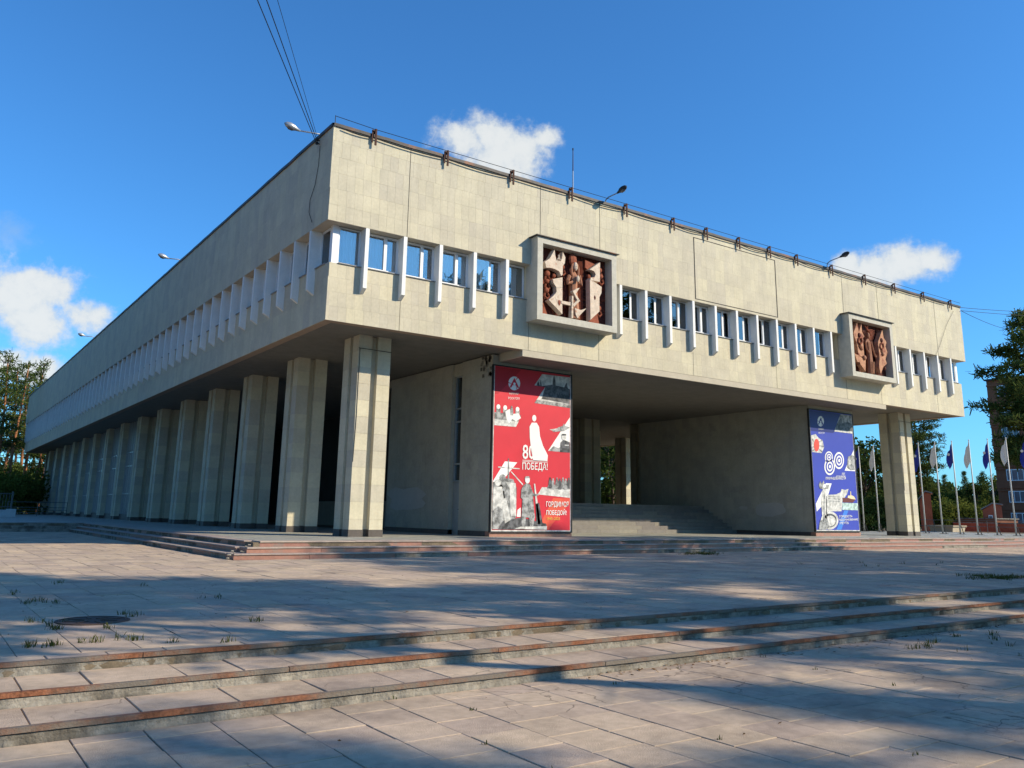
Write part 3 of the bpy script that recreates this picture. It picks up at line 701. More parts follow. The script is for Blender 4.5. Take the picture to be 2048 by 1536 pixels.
# ================================================================== relief sculptures
def inv_bilinear(q, pts):
    TL, TR, BR, BL = map(np.array, q); out = []
    for p in pts:
        u = v = .5
        for _ in range(12):
            s = (1-u)*(1-v)*TL+u*(1-v)*TR+u*v*BR+(1-u)*v*BL; e = np.array(p)-s
            J = np.array([(1-v)*(TR-TL)+v*(BR-BL), (1-u)*(BL-TL)+u*(BR-TR)]).T; du = np.linalg.solve(J, e); u += du[0]; v += du[1]
        out.append((u, v))
    return out
def relief(name, xr, label, quad, build_art):
    x0, x1 = xr; T_ = thing(name, ((x0+x1)/2, INS, BZ0), label, 'relief')
    t = .26; d0, d1 = BP, INS+.02
    f = MB(); f.box(x0, x0+t, d0, d1, BZ0, BZ1); f.box(x1-t, x1, d0, d1, BZ0, BZ1); f.box(x0+t, x1-t, d0, d1, BZ1-t, BZ1); f.box(x0+t, x1-t, d0, d1, BZ0, BZ0+t)
    f.build('frame', 'concrete_frame', T_)
    MB().box(x0-.10, x1+.10, d0-.09, .02, BZ1+.001, BZ1+.035).build('cap', 'flashing', T_)
    yb = -.03; bp = MB(); ax0, ax1, az0, az1 = x0+t, x1-t, BZ0+t, BZ1-t
    bp.box(ax0, ax1, yb, INS+.01, az0, az1); bk = bp.build('back_panel', 'red_relief', T_)
    def W(u, v, dep=0.): return (ax0+u*(ax1-ax0), yb-dep, az1-v*(az1-az0))
    def poly(px, d0_, d1_, nm, mat, parent=T_):
        uv = [(min(.995, max(.005, u)), min(.995, max(.005, v))) for u, v in inv_bilinear(quad, px)]
        m = MB(); n = len(uv); base = [W(u, v, d0_) for u, v in uv]; c = np.mean(np.array(uv), 0)
        top = [W(u+(c[0]-u)*.03, v+(c[1]-v)*.03, d1_) for u, v in uv]
        A = base+top
        area = sum(uv[i][0]*uv[(i+1) % n][1]-uv[(i+1) % n][0]*uv[i][1] for i in range(n))
        fs_ = [tuple(range(n, 2*n))] + [((i+1) % n, i, n+i, n+(i+1) % n) for i in range(n)]
        if area > 0: fs_ = [f_[::-1] for f_ in fs_]
        m.add(A, [f_[::-1] for f_ in fs_]); return m.build(nm, mat, parent)
    def P(p, dep): u, v = inv_bilinear(quad, [p])[0]; return np.array(W(u, v, dep))
    def tube(px, rad, dep, nm, mat, parent=T_, seg=6):
        m = MB(); m.tube([P(p, dep) for p in px], rad, min(seg, 8)); return m.build(nm, mat, parent)
    def ball(p, rad, dep, nm, mat, parent=T_, sq=(1, .7, 1)):
        m = MB(); m.ball(P(p, dep), rad, 8, 6, squash=sq); return m.build(nm, mat, parent)
    rd = random.Random(len(label)); rb = MB()
    for i in range(330):                         # tooled ribs in the terracotta ground
        u, v = rd.random(), rd.random(); vert = (u > .45 and v > .35) or rd.random() < .4
        if u > .5 and v > .4: du, dv = rd.uniform(.02, .09), rd.uniform(-.004, .004)
        else: du, dv = rd.uniform(-.02, .02), rd.uniform(.03, .11)
        a, b = W(min(.98, u), min(.98, v), .015), W(min(.985, max(.01, u+du)), min(.985, v+dv), rd.uniform(.02, .09)); rb.tube([a, b], [rd.uniform(.008, .022), .006], 4)
    q = rb.build('tooled_ribs', 'red_relief_pale', bk); q['kind'] = 'stuff'
    build_art(poly, tube, ball, P)
    return T_
def figure(poly, tube, ball, P, head, neck, sh, hip, feet, arms, mat, hs=.15, robe=None):
    ball(head, hs, .22, 'head', mat, sq=(.78, .8, 1.12))
    m = MB(); c = [P(neck, .20), P(sh, .22), P(((sh[0]+hip[0])/2, (sh[1]+hip[1])/2), .22), P(hip, .22), P(((feet[0]+hip[0])/2, (feet[1]+hip[1])/2), .2), P(feet, .16)]
    m.tube(c, [.075, .21, .19, .22, .20, .24], 10); m.build('torso', mat, None, smooth=True) if False else None
    return m
def art1(poly, tube, ball, P):
    wm = 'white_relief'
    poly([(495,320),(505,410),(520,470),(548,480),(585,486),(602,440),(612,350),(650,430),(640,520),(612,560),(610,690),(590,708),(560,640),(500,608),(430,590),(380,590),(360,505),(430,450)], .10, .34, 'crowned_slab', wm)
    poly([(470,745),(608,715),(605,1255),(415,1050),(480,990),(525,930),(520,860),(480,800)], .10, .34, 'pointed_slab', wm)
    poly([(985,600),(1145,490),(1138,782),(1000,760),(1000,722),(1060,715),(1078,670),(1050,622)], .10, .36, 'sail_slab', wm)
    poly([(988,738),(1060,780),(1165,850),(1160,940),(1130,1000),(1128,1212),(993,1335)], .10, .36, 'fish_slab', wm)
    poly([(960,450),(1105,510),(990,590),(960,560)], .05, .2, 'terracotta_wing', 'red_relief_pale')
    poly([(580,1055),(735,1080),(742,1132),(585,1097)], .26, .36, 'arm_beam', wm)
    poly([(1000,1340),(1130,1225),(1165,1385)], .04, .2, 'terracotta_wedge', 'red_relief_pale')
    poly([(315,1240),(345,985),(440,1262)], .04, .18, 'terracotta_wedge', 'red_relief_pale')
    ball((790,450), .25, .16, 'halo', 'red_relief_pale', sq=(.85, .4, 1.1))
    g_ = 'figure_relief'
    ball((795,560), .16, .30, 'head', 'white_relief', sq=(.66, .6, 1.2)); tube([(752,680),(748,600),(760,535),(795,510),(832,540),(845,600),(840,690)], .05, .27, 'hair', g_)
    tube([(795,620),(792,700),(790,780),(790,900),(795,1020),(800,1150),(800,1300)], [.07,.20,.19,.17,.20,.22,.24], .16, 'torso', g_, seg=12)
    tube([(715,690),(690,760),(690,800),(740,790),(790,750)], [.085,.075,.07,.06,.05], .28, 'arm', 'figure_relief'); tube([(850,690),(865,760),(880,830),(850,800),(820,750)], [.085,.075,.07,.06,.05], .28, 'arm', 'figure_relief')
    ball((803,745), .10, .42, 'hands', 'white_relief', sq=(.8, .6, 1.4))
    for q in ([(735,920),(790,880),(835,870),(775,960),(840,1060),(750,1150),(740,1110),(800,1050)], [(765,1160),(850,1190),(930,1165),(840,1260),(800,1310),(775,1250)], [(725,980),(745,990),(740,1310),(715,1305)]):
        poly(q, .22, .40, 'robe_fold', 'white_relief')
    ball((1060,1010), .13, .30, 'hollow_disc', 'red_relief', sq=(.8, .6, 1.3)); ball((560,1085), .10, .32, 'hollow_disc', 'red_relief_pale', sq=(.8, .5, 1.3)); ball((1020,690), .10, .16, 'small_head', 'red_relief_pale')
    ball((525,425), .07, .2, 'small_head', 'red_relief_pale'); tube([(548,400),(552,470)], .03, .36, 'small_spike', wm); tube([(530,470),(550,430),(575,475)], .02, .36, 'small_spike', wm)
    for p_, s_ in (((430,660), .13), ((520,690), .09), ((430,770), .10), ((420,900), .12), ((640,560), .10), ((1180,600), .11), ((1195,690), .10), ((340,700), .10), ((1160,1150), .12), ((340,1040), .12)):
        ball(p_, s_, .18, 'small_head', 'red_relief_pale')
        tube([(p_[0]-20, p_[1]+35), (p_[0]-25, p_[1]+80), (p_[0]+10, p_[1]+120), (p_[0]+40, p_[1]+90), (p_[0]+20, p_[1]+45)], .045, .16, 'curled_limb', 'red_relief_pale')
    for x in range(0, 7): tube([(860+x*15, 740), (858+x*15, 1320)], .016, .06, 'reed', 'red_relief_pale', seg=5)
    for x in range(0, 8): tube([(850+x*14, 470+rr.randint(-20, 20)), (865+x*12, 690)], .016, .10, 'reed', 'red_relief_pale', seg=5)
    for i in range(12): tube([(612, 860+i*28), (655, 880+i*26)], .014, .12, 'reed', 'red_relief_pale', seg=5)
def art2(poly, tube, ball, P):
    wm = 'cream_relief'
    poly([(545,310),(570,420),(582,500),(602,430),(630,330),(642,480),(690,580),(660,620),(672,760),(690,960),(640,990),(580,960),(545,740),(480,520)], .10, .32, 'jagged_slab', wm)
    poly([(490,910),(600,970),(640,1000),(712,1040),(710,1272),(610,1130),(600,1090),(550,1080)], .12, .34, 'jagged_slab', wm)
    poly([(1025,430),(1060,600),(1115,680),(1095,770),(1138,890),(1100,1030),(1128,1120),(1060,1180),(1005,1325),(970,1180),(980,1000),(943,680)], .10, .34, 'jagged_slab', wm)
    for c, s_ in (((585,560), .12), ((1010,652), .12), ((1085,1205), .10)): ball(c, s_, .34, 'dark_head', 'red_relief', sq=(.9, .7, 1.1))
    for c in ((600,660), (1020,760)):
        tube([(c[0]-30, c[1]-40), (c[0]-40, c[1]+30), (c[0]-10, c[1]+90), (c[0]+30, c[1]+40), (c[0]+15, c[1]-40), (c[0]-20, c[1]-45)], .05, .36, 'curled_limb', 'red_relief_pale')
        tube([(c[0]-10, c[1]+90), (c[0]+10, c[1]+140), (c[0]+40, c[1]+190)], [.08,.07,.05], .35, 'small_body', 'figure_relief')
    ball((680,1000), .13, .36, 'stone_lump', 'figure_relief'); ball((1040,920), .12, .36, 'stone_lump', 'figure_relief'); ball((445,360), .15, .14, 'small_head', 'red_relief_pale'); ball((470,850), .09, .14, 'small_head', 'red_relief_pale')
    tube([(775,610),(790,690),(815,820),(830,960),(840,1100),(850,1300)], [.07,.15,.14,.15,.17,.19], .18, 'torso', 'figure_relief', seg=12)
    ball((778,560), .13, .26, 'head', 'figure_relief', sq=(.7, .7, 1.3)); tube([(720,360),(760,440),(800,480),(830,560)], [.02,.05,.06,.04], .24, 'crest', 'red_relief_pale'); tube([(770,360),(775,440)], .03, .24, 'crest', 'red_relief_pale')
    tube([(745,650),(725,700),(745,820),(800,910)], [.07,.06,.05,.05], .28, 'arm', 'figure_relief'); tube([(830,680),(870,830),(905,940),(930,980)], [.07,.06,.05,.06], .28, 'arm', 'figure_relief')
    for i in range(8): tube([(810, 440+i*26), (880, 436+i*26), (950-i*6, 450+i*27)], [.02,.025,.012], .12, 'streamer', 'red_relief_pale', seg=6)
    tube([(900,1110),(905,1190),(890,1300)], .06, .2, 'curled_limb', 'figure_relief'); tube([(510,1130),(530,1250)], .06, .12, 'curled_limb', 'red_relief_pale'); tube([(560,1200),(580,1265)], .05, .12, 'curled_limb', 'red_relief_pale')
    for x in (815, 840, 865): tube([(x,1080),(x+6,1310)], .03, .36, 'robe_fold', 'cream_relief', seg=6)
relief('relief_sculpture', BOX1, 'terracotta relief of a praying robed figure between white slabs in a concrete box', [(320,245),(1300,462),(1300,1420),(315,1243)], art1)
relief('relief_sculpture', BOX2, 'terracotta relief of a slim figure between jagged slabs above the blue banner', [(415,240),(1140,400),(1240,1400),(490,1265)], art2)

# ================================================================== banners on the two piers
_dg = None
def text_tris(s, offset=.0):
    cu = bpy.data.curves.new('t', 'FONT'); cu.body = s; cu.offset = offset; cu.resolution_u = 2
    o = bpy.data.objects.new('t', cu); COL.objects.link(o); dg = bpy.context.evaluated_depsgraph_get(); dg.update()
    me = o.evaluated_get(dg).to_mesh(); V = np.array([v.co[:] for v in me.vertices]); Fc = [tuple(p.vertices) for p in me.polygons]
    o.evaluated_get(dg).to_mesh_clear(); bpy.data.objects.remove(o); bpy.data.curves.remove(cu)
    V = V[:, :2]; V = (V-V.min(0))/(V.max(0)-V.min(0)); return V, Fc
class Banner:
    def __init__(s, name, label, corners_px, quad, base_mat):
        tl, br = corners_px; a, b = pix(*tl, 1, PYF-.06), pix(*br, 1, PYF-.06)
        s.x0, s.x1, s.z1, s.z0 = a[0], b[0], a[2], b[2]; s.q = quad; s.y = PYF-.055; s.n = 0
        s.T = thing(name, ((s.x0+s.x1)/2, PYF, s.z0), label, 'banner')
        fr = MB(); t = .05; x0, x1, z0, z1 = s.x0-t, s.x1+t, s.z0-t, s.z1+t
        fr.box(x0, x0+t, s.y-.03, PYF+.03, z0, z1); fr.box(x1-t, x1, s.y-.03, PYF+.03, z0, z1); fr.box(x0+t, x1-t, s.y-.03, PYF+.03, z1-t, z1); fr.box(x0+t, x1-t, s.y-.03, PYF+.03, z0, z0+t)
        fr.build('frame', 'concrete_frame' if False else 'dark_metal', s.T)
        MB().box(s.x0, s.x1, s.y, PYF+.02, s.z0, s.z1).build('canvas', base_mat, s.T)
        hm = MB(); k = .045
        hm.box(s.x0, s.x0+k, s.y-.002, s.y+.004, s.z0, s.z1); hm.box(s.x1-k, s.x1, s.y-.002, s.y+.004, s.z0, s.z1); hm.box(s.x0+k, s.x1-k, s.y-.002, s.y+.004, s.z0, s.z0+k); hm.build('hem', 'print_pale', s.T)
    def w(s, u, v, lay): return (s.x0+min(.985, max(.015, u))*(s.x1-s.x0), s.y-.0035*lay, s.z1-min(.99, max(.006, v))*(s.z1-s.z0))
    def poly(s, px, mat, lay=1, name='picture'):
        uv = inv_bilinear(s.q, px); pts = [s.w(u, v, lay) for u, v in uv]; m = MB(); m.prism(pts, (0, .003, 0)); return m.build(name, mat, s.T)
    def blob(s, c, rx, ry, mat, lay=2, n=14, name='picture'): return s.poly([(c[0]+rx*math.cos(2*PI*k/n), c[1]+ry*math.sin(2*PI*k/n)) for k in range(n)], mat, lay, name)
    def text(s, st, x0, y0, x1, y1, mat, lay=3, bold=.0, slope=0.):
        V, Fc = text_tris(st, bold); px = [(x0+(x1-x0)*a, y1+(y0-y1)*b+slope*a) for a, b in V]
        uv = inv_bilinear(s.q, px); m = MB(); m.add([s.w(u, v, lay) for u, v in uv], Fc); return m.build('lettering', mat, s.T)
    def person(s, x, y, hgt, mat, lay=3):      # small printed standing figure: head and coat
        s.blob((x, y), hgt*.075, hgt*.085, mat, lay); s.poly([(x-hgt*.10, y+hgt*.10), (x+hgt*.10, y+hgt*.10), (x+hgt*.15, y+hgt*.5), (x+hgt*.12, y+hgt*.92), (x-hgt*.14, y+hgt*.92), (x-hgt*.15, y+hgt*.5)], mat, lay)
    def emblem(s, cx, cy, rx, ry, bgm):
        s.blob((cx, cy), rx, ry, 'print_white', 2, 28, 'emblem')
        s.poly([(cx, cy-ry*.78), (cx+rx*.82, cy+ry*.62), (cx+rx*.5, cy+ry*.62), (cx+rx*.30, cy+ry*.28), (cx-rx*.30, cy+ry*.28), (cx-rx*.5, cy+ry*.62), (cx-rx*.82, cy+ry*.62)], bgm, 3, 'emblem')
        s.blob((cx, cy+ry*.08), rx*.20, ry*.20, 'print_white', 4, 12, 'emblem')
        for a in range(3):
            t = 2*PI*a/3+.5; s.poly([(cx+rx*.25*math.cos(t), cy+ry*.25*math.sin(t)), (cx+rx*1.02*math.cos(t+.55), cy+ry*1.02*math.sin(t+.55)), (cx+rx*1.02*math.cos(t+.68), cy+ry*1.02*math.sin(t+.68)), (cx+rx*.3*math.cos(t+.2), cy+ry*.3*math.sin(t+.2))], bgm, 4, 'emblem')
R_ = Banner('anniversary_banner', 'tall red anniversary banner with white lettering on the pier', ((988.5, 731), (1141.8, 1063)), [(118, 90), (750, 152), (752, 1462), (97, 1462)], 'print_red')
R_.poly([(118,92),(330,112),(150,330),(103,330)], 'print_red_deep', 1); R_.poly([(400,440),(520,460),(190,1000),(105,1050),(105,930)], 'print_scarlet', 1) if False else None
R_.poly([(600,1190),(740,1195),(745,1230),(560,1440),(470,1440)], 'print_orange', 1); R_.poly([(690,1190),(742,1190),(560,1455),(520,1455)], 'print_scarlet', 2)
R_.emblem(276, 236, 47, 60, 'print_red')
R_.text('НИИАР', 236, 314, 312, 333, 'print_pale', 3); R_.text('РОСАТОМ', 228, 354, 316, 374, 'print_white', 3)
R_.poly([(503,146),(748,166),(748,432),(440,398),(530,256),(440,246)], 'print_pale', 1)
R_.poly([(455,250),(470,205),(485,250),(492,190),(500,250),(560,240),(590,235),(596,175),(604,155),(612,180),(618,240),(690,255),(705,220),(714,215),(722,262),(748,270),(748,398),(500,360),(530,258)], 'print_dark', 2)
R_.poly([(455,372),(748,398),(748,432),(440,398)], 'print_grey', 2)
R_.poly([(112,486),(332,508),(290,606),(106,592)], 'print_grey', 1); R_.poly([(108,545),(312,560),(290,606),(106,596)], 'print_pale', 2)
for x, y in ((151,440),(204,446),(302,456)): R_.poly([(x-16,y+10),(x+18,y+12),(x+16,y+60),(x-14,y+58)], 'print_grey', 2); R_.blob((x, y), 15, 20, 'print_white', 3)
R_.poly([(205,480),(240,455),(250,500),(310,490),(330,530),(290,560),(260,540),(235,580),(215,540)], 'print_white', 3); R_.person(256, 436, 80, 'print_grey', 4)
# plain pale monument shape rising behind the figures 80
R_.blob((438, 528), 17, 28, 'print_white', 3, 14, 'monument_shape'); R_.poly([(400,600),(418,566),(458,566),(478,600),(486,680),(512,760),(552,838),(548,886),(430,886),(412,780),(402,690)], 'print_white', 3, 'monument_shape')
R_.text('80', 343, 752, 440, 874, 'print_white', 4, .012)
for y in (880, 890): R_.poly([(343, y), (550, y+4), (550, y+8), (343, y+4)], 'print_white', 3)
R_.text('ПОБЕДА!', 342, 900, 550, 972, 'print_white', 4, .012)
R_.poly([(748,512),(748,812),(555,800)], 'print_white', 1); R_.poly([(590,640),(640,600),(680,585),(688,565),(700,585),(740,600),(690,630)], 'print_grey', 3); R_.poly([(566,620),(740,590),(600,634)], 'print_pale', 2)
R_.poly([(560,800),(600,760),(640,775),(700,750),(748,790),(748,812)], 'print_grey', 2)
R_.blob((688,680), 20, 27, 'print_pale', 5); R_.poly([(668,668),(708,668),(706,655),(672,655)], 'print_dark', 6); R_.poly([(660,728),(680,708),(698,708),(740,725),(742,810),(656,808)], 'print_dark', 4)
for x in (700, 712, 724): R_.blob((x, 750), 4, 6, 'print_white', 5, 6)
R_.poly([(205,895),(302,902),(130,1130),(104,1180),(104,1058)], 'print_white', 1)
R_.poly([(228,870),(236,870),(240,1060),(226,1060)], 'print_grey', 3); R_.poly([(150,938),(320,950),(320,958),(150,948)], 'print_pale', 3); R_.poly([(250,980),(258,978),(350,1080),(346,1090)], 'print_pale', 2)
R_.poly([(104,1100),(130,1060),(180,1030),(270,1040),(298,1110),(294,1350),(240,1400),(104,1440)], 'print_grey', 2)
for x, y, hh in ((186,1030,330),(150,1070,330),(120,1090,300),(170,1110,280)): R_.person(x, y, hh, 'print_pale' if x in (150,) else 'print_grey', 4 if x == 150 else 3)
R_.poly([(205,1060),(290,1075),(295,1340),(250,1340),(240,1110)], 'print_pale', 4); R_.poly([(180,1200),(215,1195),(250,1370),(205,1400)], 'print_pale', 5)
R_.blob((158,1235), 28, 34, 'print_pale', 6); R_.poly([(108,1300),(150,1262),(188,1290),(190,1360),(150,1445),(102,1445)], 'print_grey', 6)
R_.poly([(190,1380),(330,1350),(540,1400),(548,1450),(150,1455)], 'print_dark', 4); R_.poly([(285,1440),(330,1424),(545,1420),(545,1452)], 'print_pale', 5)
R_.poly([(305,1290),(330,1270),(330,1345),(300,1345)], 'print_white', 3)
# soldier in a long coat with rifle
R_.blob((383,1046), 19, 28, 'print_white', 6); R_.poly([(358,1040),(368,1016),(396,1014),(408,1040),(400,1030),(366,1032)], 'print_grey', 7)
R_.poly([(350,1092),(372,1072),(402,1078),(426,1140),(440,1310),(446,1345),(430,1420),(405,1420),(395,1350),(372,1350),(365,1422),(338,1420),(336,1340),(344,1200),(330,1190),(336,1120)], 'print_grey', 6)
R_.poly([(404,1120),(440,1160),(472,1158),(474,1170),(430,1178)], 'print_grey', 7); R_.poly([(436,1075),(446,1075),(492,1400),(470,1410)], 'print_pale', 5); R_.poly([(452,1240),(480,1230),(510,1400),(460,1410)], 'print_dark', 5)
R_.poly([(505,1102),(750,1112),(750,1188),(470,1162)], 'print_pale', 2); R_.poly([(560,1080),(745,1090),(745,1120),(545,1112)], 'print_grey', 3)
for i, x in enumerate((572,596,630,655,682,706,732)): R_.person(x, 1028+(i % 2)*8, 92, 'print_grey' if i % 3 else 'print_dark', 4)
R_.text('ГОРДИМСЯ', 538, 1218, 728, 1270, 'print_white', 6, .012); R_.text('ПОБЕДОЙ!', 540, 1280, 712, 1336, 'print_white', 6, .012); R_.text('1945–2025', 545, 1347, 656, 1370, 'print_yellow', 6, .012)

Q_ = Banner('anniversary_banner', 'tall blue anniversary banner with ringed numerals on the pier', ((1617.5, 818.5), (1720.2, 1062)), [(143, 145), (603, 200), (694, 1450), (228, 1440)], 'print_blue')
Q_.poly([(143,145),(480,185),(405,400),(160,380)], 'print_blue_deep', 1)
Q_.emblem(267, 275, 34, 57, 'print_blue_deep'); Q_.text('НИИАР', 246, 352, 300, 368, 'print_pale', 3); Q_.text('РОСАТОМ', 244, 392, 307, 411, 'print_white', 3)
Q_.poly([(478,188),(603,204),(612,398),(412,380)], 'print_grey', 2); Q_.poly([(430,330),(460,260),(490,235),(500,290),(560,280),(605,300),(610,385),(420,370)], 'print_dark', 3); Q_.poly([(418,362),(610,384),(612,406),(412,384)], 'print_pale', 4)
Q_.poly([(165,430),(215,415),(240,450),(290,490),(304,560),(280,620),(182,610)], 'print_pale', 2); Q_.blob((225,535), 28, 70, 'print_scarlet', 4)
for a in ((180,470,215,530),(178,560,215,545),(180,600,220,570),(250,500,285,480),(250,540,300,550),(245,570,285,610)): Q_.poly([(a[0],a[1]-7),(a[2],a[3]-7),(a[2],a[3]+7),(a[0],a[1]+7)], 'print_grey', 3)
for (cx, cy, rx, ry, k) in ((355,665,42,64,2), (364,765,56,92,2), (463,700,54,92,3)):
    Q_.blob((cx, cy), rx, ry, 'print_white', 2, 30, 'numeral_ring')
for (cx, cy, rx, ry) in ((355,665,42,64), (364,765,56,92), (463,700,54,92)):
    for j, (sc_, mt) in enumerate(((.78, 'print_blue'), (.58, 'print_white'), (.38, 'print_blue'), (.20, 'print_white'))): Q_.blob((cx, cy), rx*sc_, ry*sc_, mt, 4+j, 26, 'numeral_ring')
Q_.text('ЛЕТ', 492, 832, 528, 856, 'print_white', 4, .012); Q_.text('АТОМНОЙ', 430, 856, 530, 880, 'print_white', 4, .012); Q_.text('ПРОМЫШЛЕННОСТИ', 322, 876, 535, 904, 'print_white', 4, .012)
Q_.poly([(628,585),(640,815),(525,808)], 'print_white', 2); Q_.poly([(560,660),(600,640),(628,650),(636,800),(590,805),(550,780)], 'print_grey', 3); Q_.blob((585,720), 16, 26, 'print_pale', 4)
Q_.poly([(325,942),(385,945),(330,1130),(232,1240),(222,1160)], 'print_white', 2)
Q_.poly([(340,1065),(430,1062),(480,1040),(490,1005),(530,1015),(566,1004),(550,1060),(500,1130),(490,1240),(340,1240)], 'print_pale', 3)
for j in range(4): Q_.poly([(345,1082+j*18),(475,1078+j*18),(475,1086+j*18),(345,1090+j*18)], 'print_grey', 4)
Q_.poly([(250,960),(265,920),(280,950),(300,915),(312,960),(355,960),(350,1000),(310,1010),(262,1000)], 'print_grey', 5); Q_.blob((308,972), 16, 20, 'print_white', 6)
Q_.poly([(290,1010),(330,1015),(345,1100),(345,1330),(290,1330),(275,1150)], 'print_pale', 5); Q_.poly([(300,1060),(312,1060),(312,1330),(298,1330)], 'print_grey', 6); Q_.poly([(325,1080),(332,1080),(338,1330),(328,1330)], 'print_dark', 6)
Q_.blob((365,1335), 92, 95, 'print_pale', 4, 26); Q_.blob((365,1335), 72, 72, 'print_dark', 5, 26); Q_.blob((370,1340), 56, 56, 'print_pale', 6, 22); Q_.poly([(265,1330),(340,1320),(365,1400),(330,1430),(250,1430)], 'print_grey', 7)
Q_.poly([(498,1098),(555,1100),(640,1122),(615,1150),(505,1146)], 'print_maroon', 4); Q_.poly([(555,1098),(560,1075),(585,1075),(585,1030),(592,1030),(594,1070),(625,1085),(645,1118),(600,1112)], 'print_cream', 5)
Q_.poly([(498,1150),(668,1158),(678,1232),(500,1226)], 'print_aqua', 3)
Q_.poly([(520,1232),(565,1234),(490,1440),(438,1438)], 'print_sky', 2)
Q_.text('ГОРДОСТЬ', 466, 1282, 608, 1310, 'print_white', 5, .012); Q_.text('ВДОХНОВЕНИЕ', 466, 1318, 668, 1342, 'print_white', 5, .012); Q_.text('МЕЧТА', 470, 1350, 566, 1376, 'print_white', 5, .012)

# ================================================================== lamps, mast and wires
def lamp(base, head, label, group):
    base, head = np.array(base), np.array(head); T_ = thing('roof_lamp', tuple(base), label, 'lamp', group)
    d = head-base; h_ = d.copy(); h_[2] = 0; hl = np.linalg.norm(h_); h_ /= hl
    kz = base[2]+d[2]*.72
    pth = [base, (base[0], base[1], kz-.12), np.array((base[0], base[1], kz))+h_*.06, np.array((base[0], base[1], kz+.07))+h_*.22, head-h_*.12-[0, 0, .03]]
    MB().tube(pth, .028, 8).build('arm', 'grey_metal', T_, smooth=True)
    m = MB(); L_ = .46; up = np.array((0, 0, 1.)) ; dirh = (h_*.97+up*.22); dirh /= np.linalg.norm(dirh)
    m.tube([head+dirh*t_ for t_ in (-.14, 0, .10, .24, .38, .46)], [.035, .07, .115, .125, .09, .02], 10); m.build('lamp_head', 'grey_metal' if 'side' in group else 'dark_metal', T_, smooth=True)
    m = MB(); n_ = np.cross(np.cross(h_, up), dirh); m.tube([head+dirh*t_+np.array((0, 0, -.05)) for t_ in (.06, .14, .28, .38)], [.03, .095, .10, .03], 10); m.build('lamp_glass', 'lamp_glass', T_, smooth=True)
for u, v, hu, hv, lb_ in ((1210, 405, 1243, 381, 'curved roof lamp over the relief of the praying figure'), (1655, 541, 1686, 510, 'curved roof lamp over the relief above the blue banner')):
    b = pix(u, v, 1, .3); hd = pix(hu, hv, 1, -.72); lamp((b[0], .3, ZT+.02), (b[0], -.62, hd[2]-.02), lb_, 'lamps over the front edge of the roof')
for u, v, hu, hv, lb_ in ((637, 285, 592, 271, 'slim roof lamp beside the three wires at the corner of the roof'), (357, 520, 333, 515, 'slim roof lamp halfway along the shaded side of the roof'), (185, 673, 168, 671, 'slim roof lamp on the shaded side nearest the far pines')):
    b = pix(u, v, 0, .0); y = b[1]; hd = pix(hu, hv, 1, y); lamp((.22, y, ZT+.03), (max(-1.6, hd[0]), y, max(hd[2], ZT+.1)), lb_, 'lamps over the side edge of the roof')
ms = thing('antenna_mast', (11.43, 1., ZT+.05), 'thin vertical antenna rod on the roof', 'antenna')
MB().tube([(11.43, 1., ZT+.04), (11.43, 1., 15.9)], .03, 8).build('rod', 'grey_metal', ms); MB().tube([(11.43, 1., 15.9), (11.43, 1., 16.9)], [.022, .016], 8).build('tip', 'rust', ms); MB().tube([(11.43, 1., 16.88), (11.43, 1., 16.97)], .03, 8).build('cap', 'dark_metal', ms)
def wire(p, q, sag, label, rad=.013, n=14):
    p, q = np.array(p, float), np.array(q, float); T_ = MB(); T_.tube([p+(q-p)*i/n-np.array((0, 0, 4*sag*(i/n)*(1-i/n))) for i in range(n+1)], rad, 5)
    tag(T_.build('overhead_wire', 'black_cable'), label, 'wire')
A0 = pix(640, 290, 0, 0.); MASTP = np.array((-27.5, -44., 0.)); ends = []
for i, (u, lab) in enumerate(((515, 'lowest of three thin wires rising from the shaded corner of the roof'), (533, 'middle of three thin wires rising from the shaded corner of the roof'), (555, 'topmost of three thin wires rising from the shaded corner of the roof'))):
    d = ray(u, 0); h_ = math.hypot(d[0], d[1]); P_ = CAM + d/h_*20.; st = np.array((-.12, A0[1]-.02*i, A0[2]+.1*i)); dr = (P_-st); k = 6.2
    e_ = st+dr*k; wire(st, e_, .0, lab, .014 if i < 2 else .008); ends.append(e_)
ec = np.mean(ends, 0); hi = max(e_[2] for e_ in ends)
mt = thing('wire_mast', (ec[0], ec[1], -.33), 'tall grey concrete mast that carries the three wires', 'mast')
MB().tube([(ec[0], ec[1], -.36), (ec[0], ec[1], hi+.4)], [.17, .11], 10).build('pole', 'old_concrete', mt)
m_ = MB()
for e_ in ends: m_.tube([(ec[0], ec[1], e_[2]), tuple(e_)], .03, 6)
m_.build('crossarm', 'dark_metal', mt)
for (u, v), sag, lab in (((2048, 621), .1, 'upper thin wire leaving the far end of the roof'), ((2048, 630), .05, 'lower thicker wire leaving the far end of the roof'), ((2020, 660), .15, 'slanting wire dropping from the roof to the tall pine')):
    d = ray(u, v); d = CAM + d/math.hypot(d[0], d[1])*(70 if v < 650 else 85); st = np.array((L-.05, -.06, ZT-.25 if v != 621 else ZT-.05)); wire(st, st+(d-st)*(1.9 if v < 650 else 1.), sag, lab, .016)
w_ = MB(); w_.tube([pix(u, v, 1, -.05) for u, v in ((1907, 622), (1893, 650), (1880, 690), (1870, 715))], .008, 5); w_.build('hanging_cable', 'black_cable', B)

